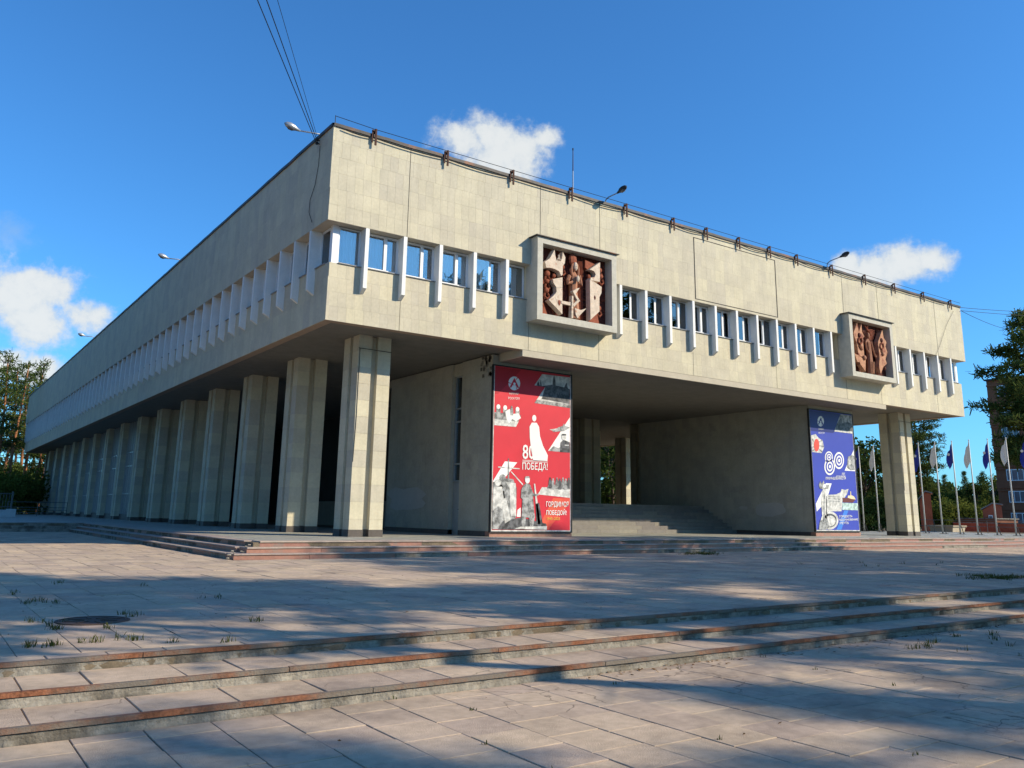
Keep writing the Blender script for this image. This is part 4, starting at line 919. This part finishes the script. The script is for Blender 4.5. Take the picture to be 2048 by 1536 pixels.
# ================================================================== flags
def flag_pole(y, colour, label, group, seed, x=50.):
    rd = random.Random(seed); T_ = thing('flagpole', (x, y, TZ), label, 'flagpole', group)
    MB().tube([(x, y, TZ), (x, y, 3.6), (x, y, 6.85)], [.055, .045, .03], 10).build('pole', 'pole_white', T_, smooth=True)
    MB().ball((x, y, 6.88), .05, 8, 6).build('finial', 'pole_white', T_, smooth=True)
    MB().tube([(x+.0, y-.28, TZ+.02), (x+.05, y-.2, TZ+.06), (x+.03, y-.10, TZ+.5), (x, y, TZ+.62)], .03, 6).build('brace', 'dark_metal', T_)
    MB().box(x-.16, x+.16, y-.34, y+.16, TZ-.01, TZ+.02).build('base_plate', 'dark_metal', T_)
    # drooping cloth: folds gathered towards the pole, free corner hanging low
    nu, nv = 14, 18; V = []; ph = rd.uniform(0, 6); wd, ht = rd.uniform(.38, .58), 1.35; dr = rd.uniform(.45, .75)
    for j in range(nv+1):
        t_ = j/nv
        for i in range(nu+1):
            s_ = i/nu; ww = wd*(.35+.65*math.sin(PI*min(1, t_*.75+.12)))
            V.append((x-.05*math.sin(ph+s_*9+t_*2)*s_*1.6+.02, y+.035+s_*ww, 6.75-t_*ht-s_*dr*(1-.15*t_)+.03*math.sin(s_*8+ph)))
    m = MB(); m.add(V, [(j*(nu+1)+i, j*(nu+1)+i+1, (j+1)*(nu+1)+i+1, (j+1)*(nu+1)+i) for j in range(nv) for i in range(nu)]); f_ = m.build('flag', 'flag_'+colour, T_, smooth=True)
    if colour == 'blue':
        c_ = MB()
        for k in range(3): t_ = 2*PI*k/3
        c_.ball((x-.085, y+.26, 5.95), .10, 10, 6, squash=(.15, 1, 1)); c_.build('emblem', 'flag_white', f_)
ys = [13.03, 11.78, 10.55, 9.40, 8.18, 6.94, 5.70, 4.49, 3.22, 2.01, .77, -.45]
for i, y in enumerate(ys):
    c_ = 'white' if i % 2 else 'blue'
    o_ = ('first', 'second', 'third', 'fourth')[max(0, (i-4)//2)]
    lb_ = ('flagpole with a blue flag at the edge of the blue banner', 'flagpole with a white flag between the blue banner and the end column', 'flagpole with a blue flag right behind the end column', 'flagpole with a white flag right behind the end column')[i] if i < 4 else '%s flagpole with a drooping %s flag counted from the end column' % (o_, c_)
    flag_pole(y, c_, lb_, 'row of %s flags on the terrace' % c_, 40+i)
# terrace railing behind the flags
rl = thing('terrace_railing', (57, 12, TZ), 'low thin dark railing along the far end of the terrace', 'railing')
m_ = MB()
for z in (TZ+.5, TZ+.95): m_.tube([(57, -1, z), (57, 30, z)], .02, 6)
m_.build('rail', 'fence_metal', rl)
for k in range(16): MB().tube([(57, -1+k*2.06, TZ), (57, -1+k*2.06, TZ+.97)], .022, 6).build('post', 'fence_metal', rl)

# ================================================================== trees
def tufts(rg, centres, radii, n_per, ln, wd, flat=.6, up=.35):
    V = []; Tn = []
    for c, rc in zip(centres, radii):
        n = max(6, int(n_per*(rc**2)))
        p = rg.normal(size=(n, 3)); p /= np.linalg.norm(p, axis=1)[:, None]+1e-9; p *= (rg.random(n)**.45)[:, None]*rc; p[:, 2] *= flat
        d = rg.normal(size=(n, 3)); d += p/rc*.9; d[:, 2] += up; d /= np.linalg.norm(d, axis=1)[:, None]
        s = np.cross(d, rg.normal(size=(n, 3))); s /= np.linalg.norm(s, axis=1)[:, None]+1e-9
        l = ln*rg.uniform(.6, 1.3, n)[:, None]; w_ = wd*rg.uniform(.6, 1.3, n)[:, None]; b = p+c
        V.append(np.stack([b-s*w_*.5, b+s*w_*.5, b+d*l+s*w_*.3, b+d*l-s*w_*.3], 1)); Tn.append(np.clip(rg.normal(.45, .25)+rg.normal(0, .18, n), 0, 1))
    V = np.concatenate(V).reshape(-1, 3); F_ = np.arange(len(V)).reshape(-1, 4); return V, F_, np.concatenate(Tn)
def pine_meshes(seed, H, start, R, nb, n_per=78, ln=.46, wd=.115, top_round=True, lean=.02):
    rg = np.random.default_rng(seed); tr = MB(); k = 9; ph = rg.uniform(0, 6)
    path = [np.array((lean*H*math.sin(ph+i*.5)*i/k, lean*H*math.cos(ph*1.3+i*.4)*i/k, H*.98*i/k)) for i in range(k+1)]
    tr.tube(path, [H*.0125*(1-.80*i/k)+.012 for i in range(k+1)], 9)
    at = lambda z: path[min(k-1, int(z/(H*.98)*k))] + (path[min(k, int(z/(H*.98)*k)+1)]-path[min(k-1, int(z/(H*.98)*k))])*((z/(H*.98)*k) % 1)
    C = []; Rr = []; lb = MB()
    for i in range(nb):
        f = (i+rg.uniform(.1, .9))/nb; z = H*(start+(1-start)*f**.9)*.985; base = at(min(z, H*.97))
        prof = (math.sin(PI*min(1, .22+.78*f))**.75) if top_round else (1-f)*.95+.08
        l = R*prof*rg.uniform(.55, 1.12)+.25; a = i*2.4+rg.uniform(-.7, .7); rise = rg.uniform(-.10, .32)+.35*f
        d = np.array((math.cos(a), math.sin(a), rise)); tip = base+d*l; mid = base+d*l*.5-np.array((0, 0, .06*l))
        lb.tube([base, mid, tip], [.05+.010*l, .035, .012], 5)
        m = max(2, int(l*1.5))
        for j in range(m):
            g_ = .35+.65*(j+rg.random()*.6)/m; q = base+(tip-base)*g_+rg.normal(0, .22, 3)*np.array((1, 1, .45)); C.append(q); Rr.append(rg.uniform(.42, .80)*(.75+.12*l))
            if rg.random() < .6:
                sd = np.cross(d, (0, 0, 1))*rg.choice((-1, 1))*rg.uniform(.3, .85)*l*.4; C.append(q+sd+np.array((0, 0, rg.uniform(-.1, .2)))); Rr.append(rg.uniform(.4, .7)*(.75+.1*l)); lb.tube([q-d*.3, q+sd], [.02, .008], 4)
    for j in range(5): C.append(path[-1]+rg.normal(0, .25, 3)); Rr.append(rg.uniform(.35, .6))
    for j in range(int(nb*.35)):                  # dead stubs below the crown
        z = H*rg.uniform(start*.35, start); a = rg.uniform(0, 2*PI); b = at(z); lb.tube([b, b+np.array((math.cos(a), math.sin(a), rg.uniform(-.2, .2)))*rg.uniform(.4, 1.6)], [.03, .008], 4)
    V, F_, Tn = tufts(rg, C, Rr, n_per, ln, wd, .55, .35)
    return tr.mesh('trunk', 'bark_pine', smooth=True), lb.mesh('limbs', 'bark_low'), mesh_np('crown', V, F_, 'pine_needles', Tn)
def leafy_meshes(seed, H, R, mat='dark_leaves', trunk_mat='bark_low', clear=.22, n_per=60, ln=.28, wd=.22, nb=26):
    rg = np.random.default_rng(seed); tr = MB(); k = 6
    path = [np.array((.02*H*math.sin(i*1.1+seed), .02*H*math.cos(i*.9+seed), H*.8*i/k)) for i in range(k+1)]; tr.tube(path, [H*.016*(1-.8*i/k)+.01 for i in range(k+1)], 8)
    lb = MB(); C = []; Rr = []
    for i in range(nb):
        f = rg.random()**.8; z = H*(clear+(1-clear)*f); prof = math.sin(PI*min(1, .16+.80*f))**.6; a = rg.uniform(0, 2*PI); l = R*prof*rg.uniform(.35, .95)
        base = path[min(k, int(z*.75/(H*.8)*k))]; tip = np.array((math.cos(a)*l, math.sin(a)*l, z-.08*H)); lb.tube([base, (base+tip)/2+[0, 0, .1], tip], [.06, .04, .015], 5)
        for j in range(3): C.append(tip+rg.normal(0, .28*R*.5, 3)); Rr.append(rg.uniform(.5, 1.0)*R*.34)
    V, F_, Tn = tufts(rg, C, Rr, n_per, ln, wd, .8, .0)
    return tr.mesh('trunk', trunk_mat, smooth=True), lb.mesh('limbs', trunk_mat), mesh_np('crown', V, F_, mat, Tn)
def plant(name, meshes, x, y, z, s, rz, label, cat, group=None, sz=None):
    T_ = thing(name, (x, y, z), label, cat, group); T_.rotation_euler = (0, 0, rz); T_.scale = (s, s, sz or s)
    tr = None
    for me, nm in zip(meshes, ('trunk', 'limbs', 'crown')):
        o = bpy.data.objects.new(nm, me); COL.objects.link(o)
        if nm == 'limbs' and tr is not None: o.parent = tr; o['kind'] = 'stuff'
        else: o.parent = T_
        if nm == 'trunk': tr = o
    return T_
PA = pine_meshes(1, 20, .48, 3.4, 34); PB = pine_meshes(2, 20, .40, 3.0, 38); PC = pine_meshes(3, 20, .55, 3.8, 30); PD = pine_meshes(4, 19, .30, 4.0, 56, n_per=84)
PE = pine_meshes(5, 20, .30, 2.6, 44, top_round=False)
PF = pine_meshes(21, 20, .42, 2.7, 26, n_per=46); PG = pine_meshes(22, 20, .36, 2.5, 30, n_per=44, top_round=False)
DA = leafy_meshes(11, 10, 3.2); DB = leafy_meshes(12, 9, 3.0); DL = leafy_meshes(13, 8, 2.8, 'light_leaves')
BU = leafy_meshes(14, 2.4, 1.7, 'light_leaves', clear=.05, n_per=120, ln=.16, wd=.12, nb=20); BD = leafy_meshes(15, 2.6, 1.9, 'dark_leaves', clear=.05, n_per=120, ln=.17, wd=.13, nb=20)
# pines beyond the far end of the hall
rt = random.Random(77)
for u, d, me, s in ((-60,108,PF,.92),(-24,116,PG,.96),(6,124,PF,.98),(38,128,PG,1.02),(62,126,PF,.74),(74,136,PG,.94),(96,142,PF,1.0),(-40,134,PF,1.0),(118,150,PG,1.0),(26,150,PF,1.1),(-6,146,PG,1.1),(66,158,PF,1.1),(90,164,PG,1.1),(50,170,PF,1.12),(14,168,PG,1.1)):
    x, y = far(u, d); plant('pine_tree', me, x, y, -.05, s, rt.uniform(0, 6), 'tall pine with reddish trunk beyond the shaded far end of the hall', 'tree', 'pines beyond the far end of the hall')
for u, d, me, s in ((-20,128,DA,.7),(12,136,DB,.8),(36,140,DA,.75),(62,146,DB,.85),(84,152,DA,.8),(98,146,DB,.6)):
    x, y = far(u, d); plant('leafy_tree', me, x, y, -.05, s, rt.uniform(0, 6), 'dark leafy tree growing under the pines beyond the hall', 'tree', 'undergrowth trees beneath the far pines')
for k in range(18):  # unseen low row, added to block horizon light from the shaded side
    plant('leafy_tree', (DA, DB)[k % 2], -24-rt.uniform(0, 4), -4+k*5.2+rt.uniform(-1.5, 1.5), -.05, rt.uniform(.7, 1.), rt.uniform(0, 6), 'dark leafy tree, unseen, added beside the square to block low sky light', 'tree', 'unseen leafy trees added to dim the shaded side')
for u, d, s in ((-10,100,1.5),(14,104,1.7),(40,106,1.5),(66,112,1.8),(88,118,1.6),(28,110,2.0)):
    x, y = far(u, d); plant('bush', BU, x, y, 0., s, rt.uniform(0, 6), 'light green bush under the pines beyond the far end of the hall', 'bush', 'bushes under the far pines')
# right-hand background
x, y = far(2096, 80); plant('pine_tree', PD, x, y, 0., .97, 1.2, 'big spreading pine standing before the brown brick apartment block', 'tree')
x, y = far(1848, 100); plant('pine_tree', PD, x, y, 0., .72, 2.9, 'dark bushy pine behind the flags, seen past the end column', 'tree')
x, y = far(1736, 88); plant('leafy_tree', DA, x, y, 0., 1.0, .4, 'dark leafy tree seen between the blue banner and the end column', 'tree', 'trees behind the blue banner')
x, y = far(1705, 92); plant('leafy_tree', DA, x, y, 0., 1.1, 2.4, 'dark leafy tree seen between the blue banner and the end column', 'tree', 'trees behind the blue banner')
x, y = far(1778, 96); plant('leafy_tree', DB, x, y, 0., .95, 1.4, 'dark leafy tree seen between the blue banner and the end column', 'tree', 'trees behind the blue banner')
for u, d, me, s in ((1872,150,DB,.75),(1898,165,PE,.46),(1917,150,DA,.68),(1938,170,PE,.50),(1960,150,DB,.80),(1985,160,DA,.98),(2004,165,DA,.9),(1888,175,DA,.75),(1928,180,DB,.8),(1972,182,PB,.52),(2020,160,DB,.9),(2050,150,DA,.9),(1855,140,DB,.85)):
    x, y = far(u, d); plant('leafy_tree' if me in (DA, DB) else 'pine_tree', me, x, y, 0., s, rt.uniform(0, 6), 'dark leafy tree in the wood behind the flags' if me in (DA, DB) else 'slim pine in the wood behind the flags', 'tree', 'leafy trees of the wood behind the flags' if me in (DA, DB) else 'pines of the wood behind the flags')
for u, d, s in ((1868,130,.85),(1886,128,.7),(1996,140,.9)):
    x, y = far(u, d); plant('leafy_tree', DL, x, y, 0., s, rt.uniform(0, 6), 'light green leafy tree at the edge of the wood behind the flags', 'tree', 'light green trees behind the flags')
for u, d, s in ((1886,108,1.2),(1900,110,1.5),(1914,112,1.3),(1930,112,1.1),(1946,110,1.3),(1872,108,1.0)):
    x, y = far(u, d); plant('bush', BU, x, y, 0., s, rt.uniform(0, 6), 'light green bush behind the brick walls and flagpoles', 'bush', 'light green bushes behind the flagpoles')
for u, d, s in ((1722,76,1.0),(1745,78,1.2),(1765,80,1.0),(1700,78,1.1)):
    x, y = far(u, d); plant('bush', BD, x, y, 0., s, rt.uniform(0, 6), 'dark green bush beyond the terrace railing', 'bush', 'dark bushes beyond the terrace railing')
for u, d, me, s in ((1160,105,DA,1.2),(1190,112,DB,1.3),(1222,104,DA,1.3),(1245,110,DB,1.2),(1275,118,DA,1.2),(1130,118,PB,.9)):
    x, y = far(u, d); plant('leafy_tree', me, x, y, 0., s, rt.uniform(0, 6), 'dark tree glimpsed through the portal between the inner columns', 'tree', 'trees seen through the portal')
# distant wood closing the view
rg = np.random.default_rng(5); C = []; Rr = []
for a0, a1, dd in ((60, 74, 230), (-4, 14, 210), (38, 62, 220)):
    for i in range(60):
        a = math.radians(rg.uniform(a0, a1)); d = dd*rg.uniform(.9, 1.2); hgt = rg.uniform(6, 10)
        for j in range(5): C.append(np.array((CAM[0]+math.sin(a)*d+rg.normal(0, 1.5), CAM[1]+math.cos(a)*d+rg.normal(0, 1.5), hgt*rg.uniform(.15, 1.)))); Rr.append(rg.uniform(1.5, 2.8))
V, F_, Tn = tufts(rg, C, Rr, 9, 1.0, .7, .9, .0)
tag(link('distant_wood', mesh_np('distant_wood', V, F_, 'dark_leaves', Tn)), 'dark mass of distant woodland on the horizon', 'woodland', kind='stuff')
# pines beside the square, out of the picture, whose shadows fall across it
hx = np.array((SUN[0], SUN[1]))/math.hypot(SUN[0], SUN[1]); nx_ = np.array((-hx[1], hx[0]))
for s_, t_, me, sc_ in ((-11.0,26.5,PA,.84),(-13.2,24.5,PC,.90),(-15.6,21.5,PC,.84),(-4.6,38,PC,.95),(-11.2,38,PB,.95),(-12.2,50,PC,1.),(-20.5,38,PA,.95),(-16.2,46,PB,1.),(-26,32,PB,1.),
        (-1.4,33,PC,.92),(2.6,36,PB,.95),(5.8,33,PA,.90),(9.4,38,PC,.95),(13.6,39,PB,.92),(-6.8,50,PA,.95),(.6,44,PA,1.),(4.4,46,PE,1.1),(-3.6,43,PB,1.),(8.2,48,PC,1.05),(1.6,55,PC,1.),(-22,52,PC,1.),(-8.8,44,PE,.9),(11.8,52,PA,1.)):
    p = nx_*s_ + hx*t_
    plant('pine_tree', me, p[0], p[1], -.05, sc_, rt.uniform(0, 6), 'tall pine beside the square whose shadow streaks the paving', 'tree', 'pines whose shadows fall on the square')

for k in range(44):                           # unseen pines added at the left and behind the viewer to cut sky fill
    if k < 34: x, y = -27-rt.uniform(0, 5)-9*(k % 2), -8+k*2.9+rt.uniform(-1.5, 1.5)
    else: x, y = -44+(k-34)*8+rt.uniform(-3, 3), -62-rt.uniform(0, 16)
    plant('pine_tree', (PA, PB, PC, PE)[k % 4], x, y, -.05, rt.uniform(.95, 1.15), rt.uniform(0, 6), 'tall unseen pine added around the square to screen off sky light', 'tree', 'unseen pines added to cut the sky fill')
# ================================================================== buildings in the background
ax_, ay_ = far(2000, 127); AXF = ax_
ab = thing('apartment_block', (ax_+6, ay_-8, 0), 'brown brick apartment block with white-framed windows behind the big pine', 'building')
Hh = 19.8; WY = 16.5
wall = MB().box(AXF+.3, AXF+13, ay_-WY, ay_-.0, -.1, Hh-.2).build('wall', 'brick_dark', ab)
bnd = MB()
for k in range(7): bnd.box(AXF+.12, AXF+.3, ay_-WY, ay_+.02, k*2.72+.1, k*2.72+1.05); bnd.box(AXF+.16, AXF+.3, ay_-WY, ay_+.02, k*2.72+2.5, k*2.72+2.72)
bnd.build('brick_band', 'brick_dark', wall)
MB().box(AXF-.1, AXF+13.2, ay_-WY, ay_+.12, Hh-.2, Hh).build('roof', 'roofing', ab)
wfm = MB(); wfm.box(0, .10, -1.05, 1.05, -.72, -.62); wfm.box(0, .10, -1.05, 1.05, .62, .72); 
for yy in (-1.05, -.35, .35, .97): wfm.box(-.003, .10, yy, yy+.08, -.62, .62)
wfe = wfm.mesh('window', 'window_frame'); wpe = MB().box(.05, .06, -1.0, 1.0, -.62, .62).mesh('pane', 'balcony_glass')
for k in range(7):
    for c in range(4):
        yy = ay_-2.4-c*3.5
        if (c+k) % 5 == 3: continue
        q = link('window', wfe, ab, (AXF+.13, yy, k*2.72+1.78)); p = bpy.data.objects.new('pane', wpe); COL.objects.link(p); p.parent = q
for k in range(1, 7):
    for c in (3,): 
        yy = ay_-1.2-c*3.5; q = MB().box(AXF-.9, AXF+.12, yy-1.5, yy+1.5, k*2.72, k*2.72+1.0).build('balcony', 'brick_dark', ab)
        MB().box(AXF-.86, AXF+.12, yy-1.45, yy+1.45, k*2.72+1.0, k*2.72+2.4).build('glazing', 'balcony_glass', q)
def small_house(name, u0, u1, vtop, dist, mat, label, depth=3.5, slope=.6, door=True):
    xa, ya = far(u0, dist); xb, yb = far(u1, dist); dv = np.array((xb-xa, yb-ya)); wd = np.linalg.norm(dv); dv /= wd; nb_ = np.array((-dv[1], dv[0]))
    if nb_@np.array((xa-CAM[0], ya-CAM[1])) < 0: nb_ = -nb_
    d = ray((u0+u1)/2, vtop); hz = CAM[2]+d[2]/math.hypot(d[0], d[1])*dist
    T_ = thing(name, ((xa+xb)/2, (ya+yb)/2, 0), label, 'building'); P3 = lambda a, b, z: (xa+dv[0]*a+nb_[0]*b, ya+dv[1]*a+nb_[1]*b, z)
    m = MB(); m.prism([P3(0, 0, -.1), P3(wd, 0, -.1), P3(wd, 0, hz-slope*.2), P3(wd*.55, 0, hz), P3(0, 0, hz-slope)], (nb_[0]*depth, nb_[1]*depth, 0)); m.build('wall', mat, T_)
    r_ = MB(); r_.prism([P3(-.15, -.15, hz-slope+.0), P3(wd*.55, -.15, hz+.03), P3(wd+.15, -.15, hz-slope*.2+.02), P3(wd+.15, -.15, hz-slope*.2+.12), P3(wd*.55, -.15, hz+.14), P3(-.15, -.15, hz-slope+.12)], (nb_[0]*(depth+.3), nb_[1]*(depth+.3), 0)); r_.build('roof', 'sill', T_)
    if door:
        f = MB(); f.prism([P3(wd*.28, -.05, 0), P3(wd*.5, -.05, 0), P3(wd*.5, -.05, 2.), P3(wd*.28, -.05, 2.)], (nb_[0]*.08, nb_[1]*.08, 0)); q = f.build('door', 'window_frame', T_)
        f = MB(); f.prism([P3(wd*.31, -.06, .1), P3(wd*.47, -.06, .1), P3(wd*.47, -.06, 1.9), P3(wd*.31, -.06, 1.9)], (nb_[0]*.05, nb_[1]*.05, 0)); f.build('pane', 'balcony_glass', q)
small_house('brick_kiosk', 1967, 2006, 1008, 100, 'brick_red', 'small red brick hut with a white glazed door behind the flags')
small_house('brick_annex', 1842, 1866, 984, 86, 'brick_red', 'narrow tall red brick block partly hidden behind the end column', 4, .8, False)
def low_wall(u0, u1, v, dist, mat, label, name, cat, th=.35, cap=None):
    xa, ya = far(u0, dist); xb, yb = far(u1, dist*.97); dv = np.array((xb-xa, yb-ya)); wd = np.linalg.norm(dv); dv /= wd; nb_ = np.array((-dv[1], dv[0])); d = ray((u0+u1)/2, v); hz = CAM[2]+d[2]/math.hypot(d[0], d[1])*dist
    T_ = thing(name, ((xa+xb)/2, (ya+yb)/2, 0), label, cat); m = MB(); m.obox((xa, ya, -.1), (dv[0]*wd, dv[1]*wd, 0), (nb_[0]*th, nb_[1]*th, 0), (0, 0, hz+.1)); m.build('wall', mat, T_)
    m = MB(); m.obox((xa-dv[0]*.1, ya-dv[1]*.1, hz), (dv[0]*(wd+.2), dv[1]*(wd+.2), 0), (nb_[0]*(th+.1), nb_[1]*(th+.1), 0), (0, 0, .10)); m.build('coping', cap or 'old_concrete', T_)
low_wall(1906, 2060, 1047, 92, 'brick_red', 'long low red brick wall behind the flagpoles', 'brick_wall', 'wall', .4)
low_wall(1915, 1990, 1038, 100, 'brick_dark', 'higher dark brick ramp wall behind the low red wall', 'ramp_wall', 'wall', 3.)
def planter(u, dist):
    x, y = far(u, dist); T_ = thing('concrete_planter', (x, y, 0), 'beige flared concrete planter box beyond the terrace railing', 'planter'); a, b, h_ = .85, 1.05, .85
    m = MB(); m.add([(x-a,y-a,-.05),(x+a,y-a,-.05),(x+a,y+a,-.05),(x-a,y+a,-.05),(x-b,y-b,h_),(x+b,y-b,h_),(x+b,y+b,h_),(x-b,y+b,h_)], BOXF); m.build('box', 'beige_planter', T_)
    f = MB(); c = b+.08; f.box(x-c, x+c, y-c, y-c+.18, h_, h_+.12); f.box(x-c, x+c, y+c-.18, y+c, h_, h_+.12); f.box(x-c, x-c+.18, y-c+.18, y+c-.18, h_, h_+.12); f.box(x+c-.18, x+c, y-c+.18, y+c-.18, h_, h_+.12); f.build('rim', 'beige_planter', T_)
planter(1893, 84)

# ================================================================== fence and low wall by the far end of the terrace
fe = thing('iron_fence', (-10, 34, TZ), 'dark iron fence of upright bars on the terrace before the pines', 'fence')
fx0, fx1, fy = -22., -3.6, 52.
m_ = MB()
for z in (TZ+.75, TZ+1.75): m_.box(fx0, fx1, fy-.025, fy+.025, z, z+.05)
m_.build('rail', 'fence_metal', fe)
for k in range(92):
    x = fx0+(fx1-fx0)*k/91; MB().box(x-.014, x+.014, fy-.012, fy+.012, TZ+.55, TZ+1.85).build('bar', 'fence_metal', fe)
for k in range(6): x = fx0+(fx1-fx0)*k/5; MB().box(x-.06, x+.06, fy-.06, fy+.06, TZ, TZ+1.95).build('post', 'fence_metal', fe)
fw_ = thing('white_parapet', (-10, fy, TZ), 'low whitewashed parapet under the iron fence', 'wall')
MB().box(fx0, fx1-.3, fy-.16, fy+.16, TZ-.02, TZ+.55).build('wall', 'white_wall', fw_); MB().box(fx1-.3, fx1+.35, fy-.35, fy+.25, TZ-.02, TZ+.62).build('end_block', 'white_wall', fw_)
rl2 = thing('pipe_railing', (-1, 60, TZ), 'horizontal pipe railing beside the far end of the hall', 'railing')
m_ = MB()
for z in (.75, .98, 1.2, 1.65): m_.tube([(-3.2, 60, z), (1.4, 60, z)], .025, 6)
m_.build('rail', 'fence_metal', rl2)
for x in (-3.2, -.9, 1.4): MB().tube([(x, 60, TZ), (x, 60, 1.67)], .03, 6).build('post', 'fence_metal', rl2)

# ================================================================== manhole, weeds, litter
a, b = pix(120, 1242, 2, 0.), pix(250, 1242, 2, 0.); mc = (a+b)/2
mh = thing('manhole_cover', (mc[0], mc[1], 0), 'round rusty iron manhole cover sunk in the paving', 'manhole cover')
rg_ = MB(); n = 36
for k in range(n):
    t0, t1 = 2*PI*k/n, 2*PI*(k+1)/n; P = lambda t_, r_, z: (mc[0]+r_*math.cos(t_), mc[1]+r_*math.sin(t_), z)
    rg_.add([P(t0,.40,.012),P(t1,.40,.012),P(t1,.36,.014),P(t0,.36,.014),P(t0,.41,-.02),P(t1,.41,-.02)], [(0,1,2,3)[::-1],(0,4,5,1)[::-1]])
rg_.build('rim', 'cast_iron', mh)
rg_ = MB(); rg_.prism([(mc[0]+.355*math.cos(2*PI*k/n), mc[1]+.355*math.sin(2*PI*k/n), .004) for k in range(n)], (0, 0, .006))
cv = rg_.build('lid', 'cast_iron', mh); rb = MB()
for k in range(8):
    t_ = 2*PI*k/8; rb.obox((mc[0]+.10*math.cos(t_), mc[1]+.10*math.sin(t_), .010), (.2*math.cos(t_), .2*math.sin(t_), 0), (-.03*math.sin(t_), .03*math.cos(t_), 0), (0, 0, .008))
rb.build('lid_ribs', 'cast_iron', cv)
def blades(rg, pts, n, hgt, spread):
    V = []
    for (x, y, z) in pts:
        for _ in range(n):
            a = rg.uniform(0, 2*PI); l = hgt*rg.uniform(.5, 1.3); bx, by = x+rg.normal(0, spread), y+rg.normal(0, spread*.6); lean = rg.uniform(.1, .7)*l; w_ = rg.uniform(.003, .007)
            c_, s_ = math.cos(a), math.sin(a)
            V += [(bx-s_*w_, by+c_*w_, z), (bx+s_*w_, by-c_*w_, z), (bx+c_*lean*.4+s_*w_*.7, by+s_*lean*.4-c_*w_*.7, z+l*.6), (bx+c_*lean, by+s_*lean, z+l)]
    V = np.array(V); return V, np.arange(len(V)).reshape(-1, 4), rg.random(len(V)//4)
rg = np.random.default_rng(8); pts = []
for (u, v, n, du, dv) in ((100,1204,7,14,2),(55,1206,4,8,2),(122,1166,4,5,2),(262,1232,7,9,1.5),(85,1245,7,22,3),(108,1260,5,6,3),(210,1256,3,4,1),(245,1280,6,14,2),(190,1286,5,25,2),(105,1292,6,12,1.5),(60,1295,5,5,1.5),(345,1285,2,3,1),(430,1196,4,22,2),(510,1243,4,10,1.5),(455,1284,2,5,1),(30,1190,3,4,2),(290,1172,2,3,1)):
    for _ in range(n): q = pix(rg.normal(u, du), rg.normal(v, dv), 2, 0.); pts.append((q[0], q[1], 0.))
V1 = blades(rg, pts, 6, .06, .03); pts = []
for (u, v, n, du, dv, z) in ((1405,1108,90,20,1.2,0.),(2010,1157,110,36,1.6,0.),(1960,1152,20,25,1.,0.),(1800,1128,8,60,3,0.),(1905,1290,5,40,6,-3*RZ),(1990,1275,5,30,5,-3*RZ),(1840,1296,4,25,3,-3*RZ)):
    for _ in range(n): q = pix(rg.normal(u, du), rg.normal(v, dv), 2, z); pts.append((q[0], q[1], z))
V2 = blades(rg, pts, 9, .07, .05); pts = []
for _ in range(130):
    x, y = rg.uniform(-12, 4), rg.uniform(-33, E3-.05); pts.append((round(x/.5)*.5+rg.normal(0, .012), y, -3*RZ)) if rg.random() < .5 else pts.append((x, round((y-E3)/.5)*.5+E3-.02+rg.normal(0, .012), -3*RZ))
V3 = blades(rg, pts, 5, .035, .02)
VV = np.concatenate([V1[0], V2[0], V3[0]]); tag(link('weeds', mesh_np('weeds', VV, np.arange(len(VV)).reshape(-1, 4), 'grass_blades', np.concatenate([V1[2], V2[2], V3[2]]))), 'tufts of grass and weeds growing from the paving joints', 'grass', kind='stuff')
V = []
for _ in range(420):
    if rg.random() < .55: x, y, z = rg.uniform(-4, 9), E3-abs(rg.normal(0, .16))-.01, -3*RZ+.004
    elif rg.random() < .5: x, y, z = rg.uniform(-14, 10), rg.uniform(-33, E3), -3*RZ+.004
    else: x, y, z = rg.uniform(-12, 16), rg.uniform(E1+.3, -4), .006
    a = rg.uniform(0, 6.28); l = rg.uniform(.012, .035); c_, s_ = math.cos(a)*l, math.sin(a)*l
    V += [(x-c_, y-s_, z+rg.uniform(0, .01)), (x+s_*.5, y-c_*.5, z+rg.uniform(0, .012)), (x+c_, y+s_, z+rg.uniform(0, .015)), (x-s_*.5, y+c_*.5, z+rg.uniform(0, .012))]
V = np.array(V); tag(link('fallen_leaves', mesh_np('fallen_leaves', V, np.arange(len(V)).reshape(-1, 4), 'dry_leaves', rg.random(len(V)//4))), 'dry brown leaves scattered on the paving', 'leaves', kind='stuff')
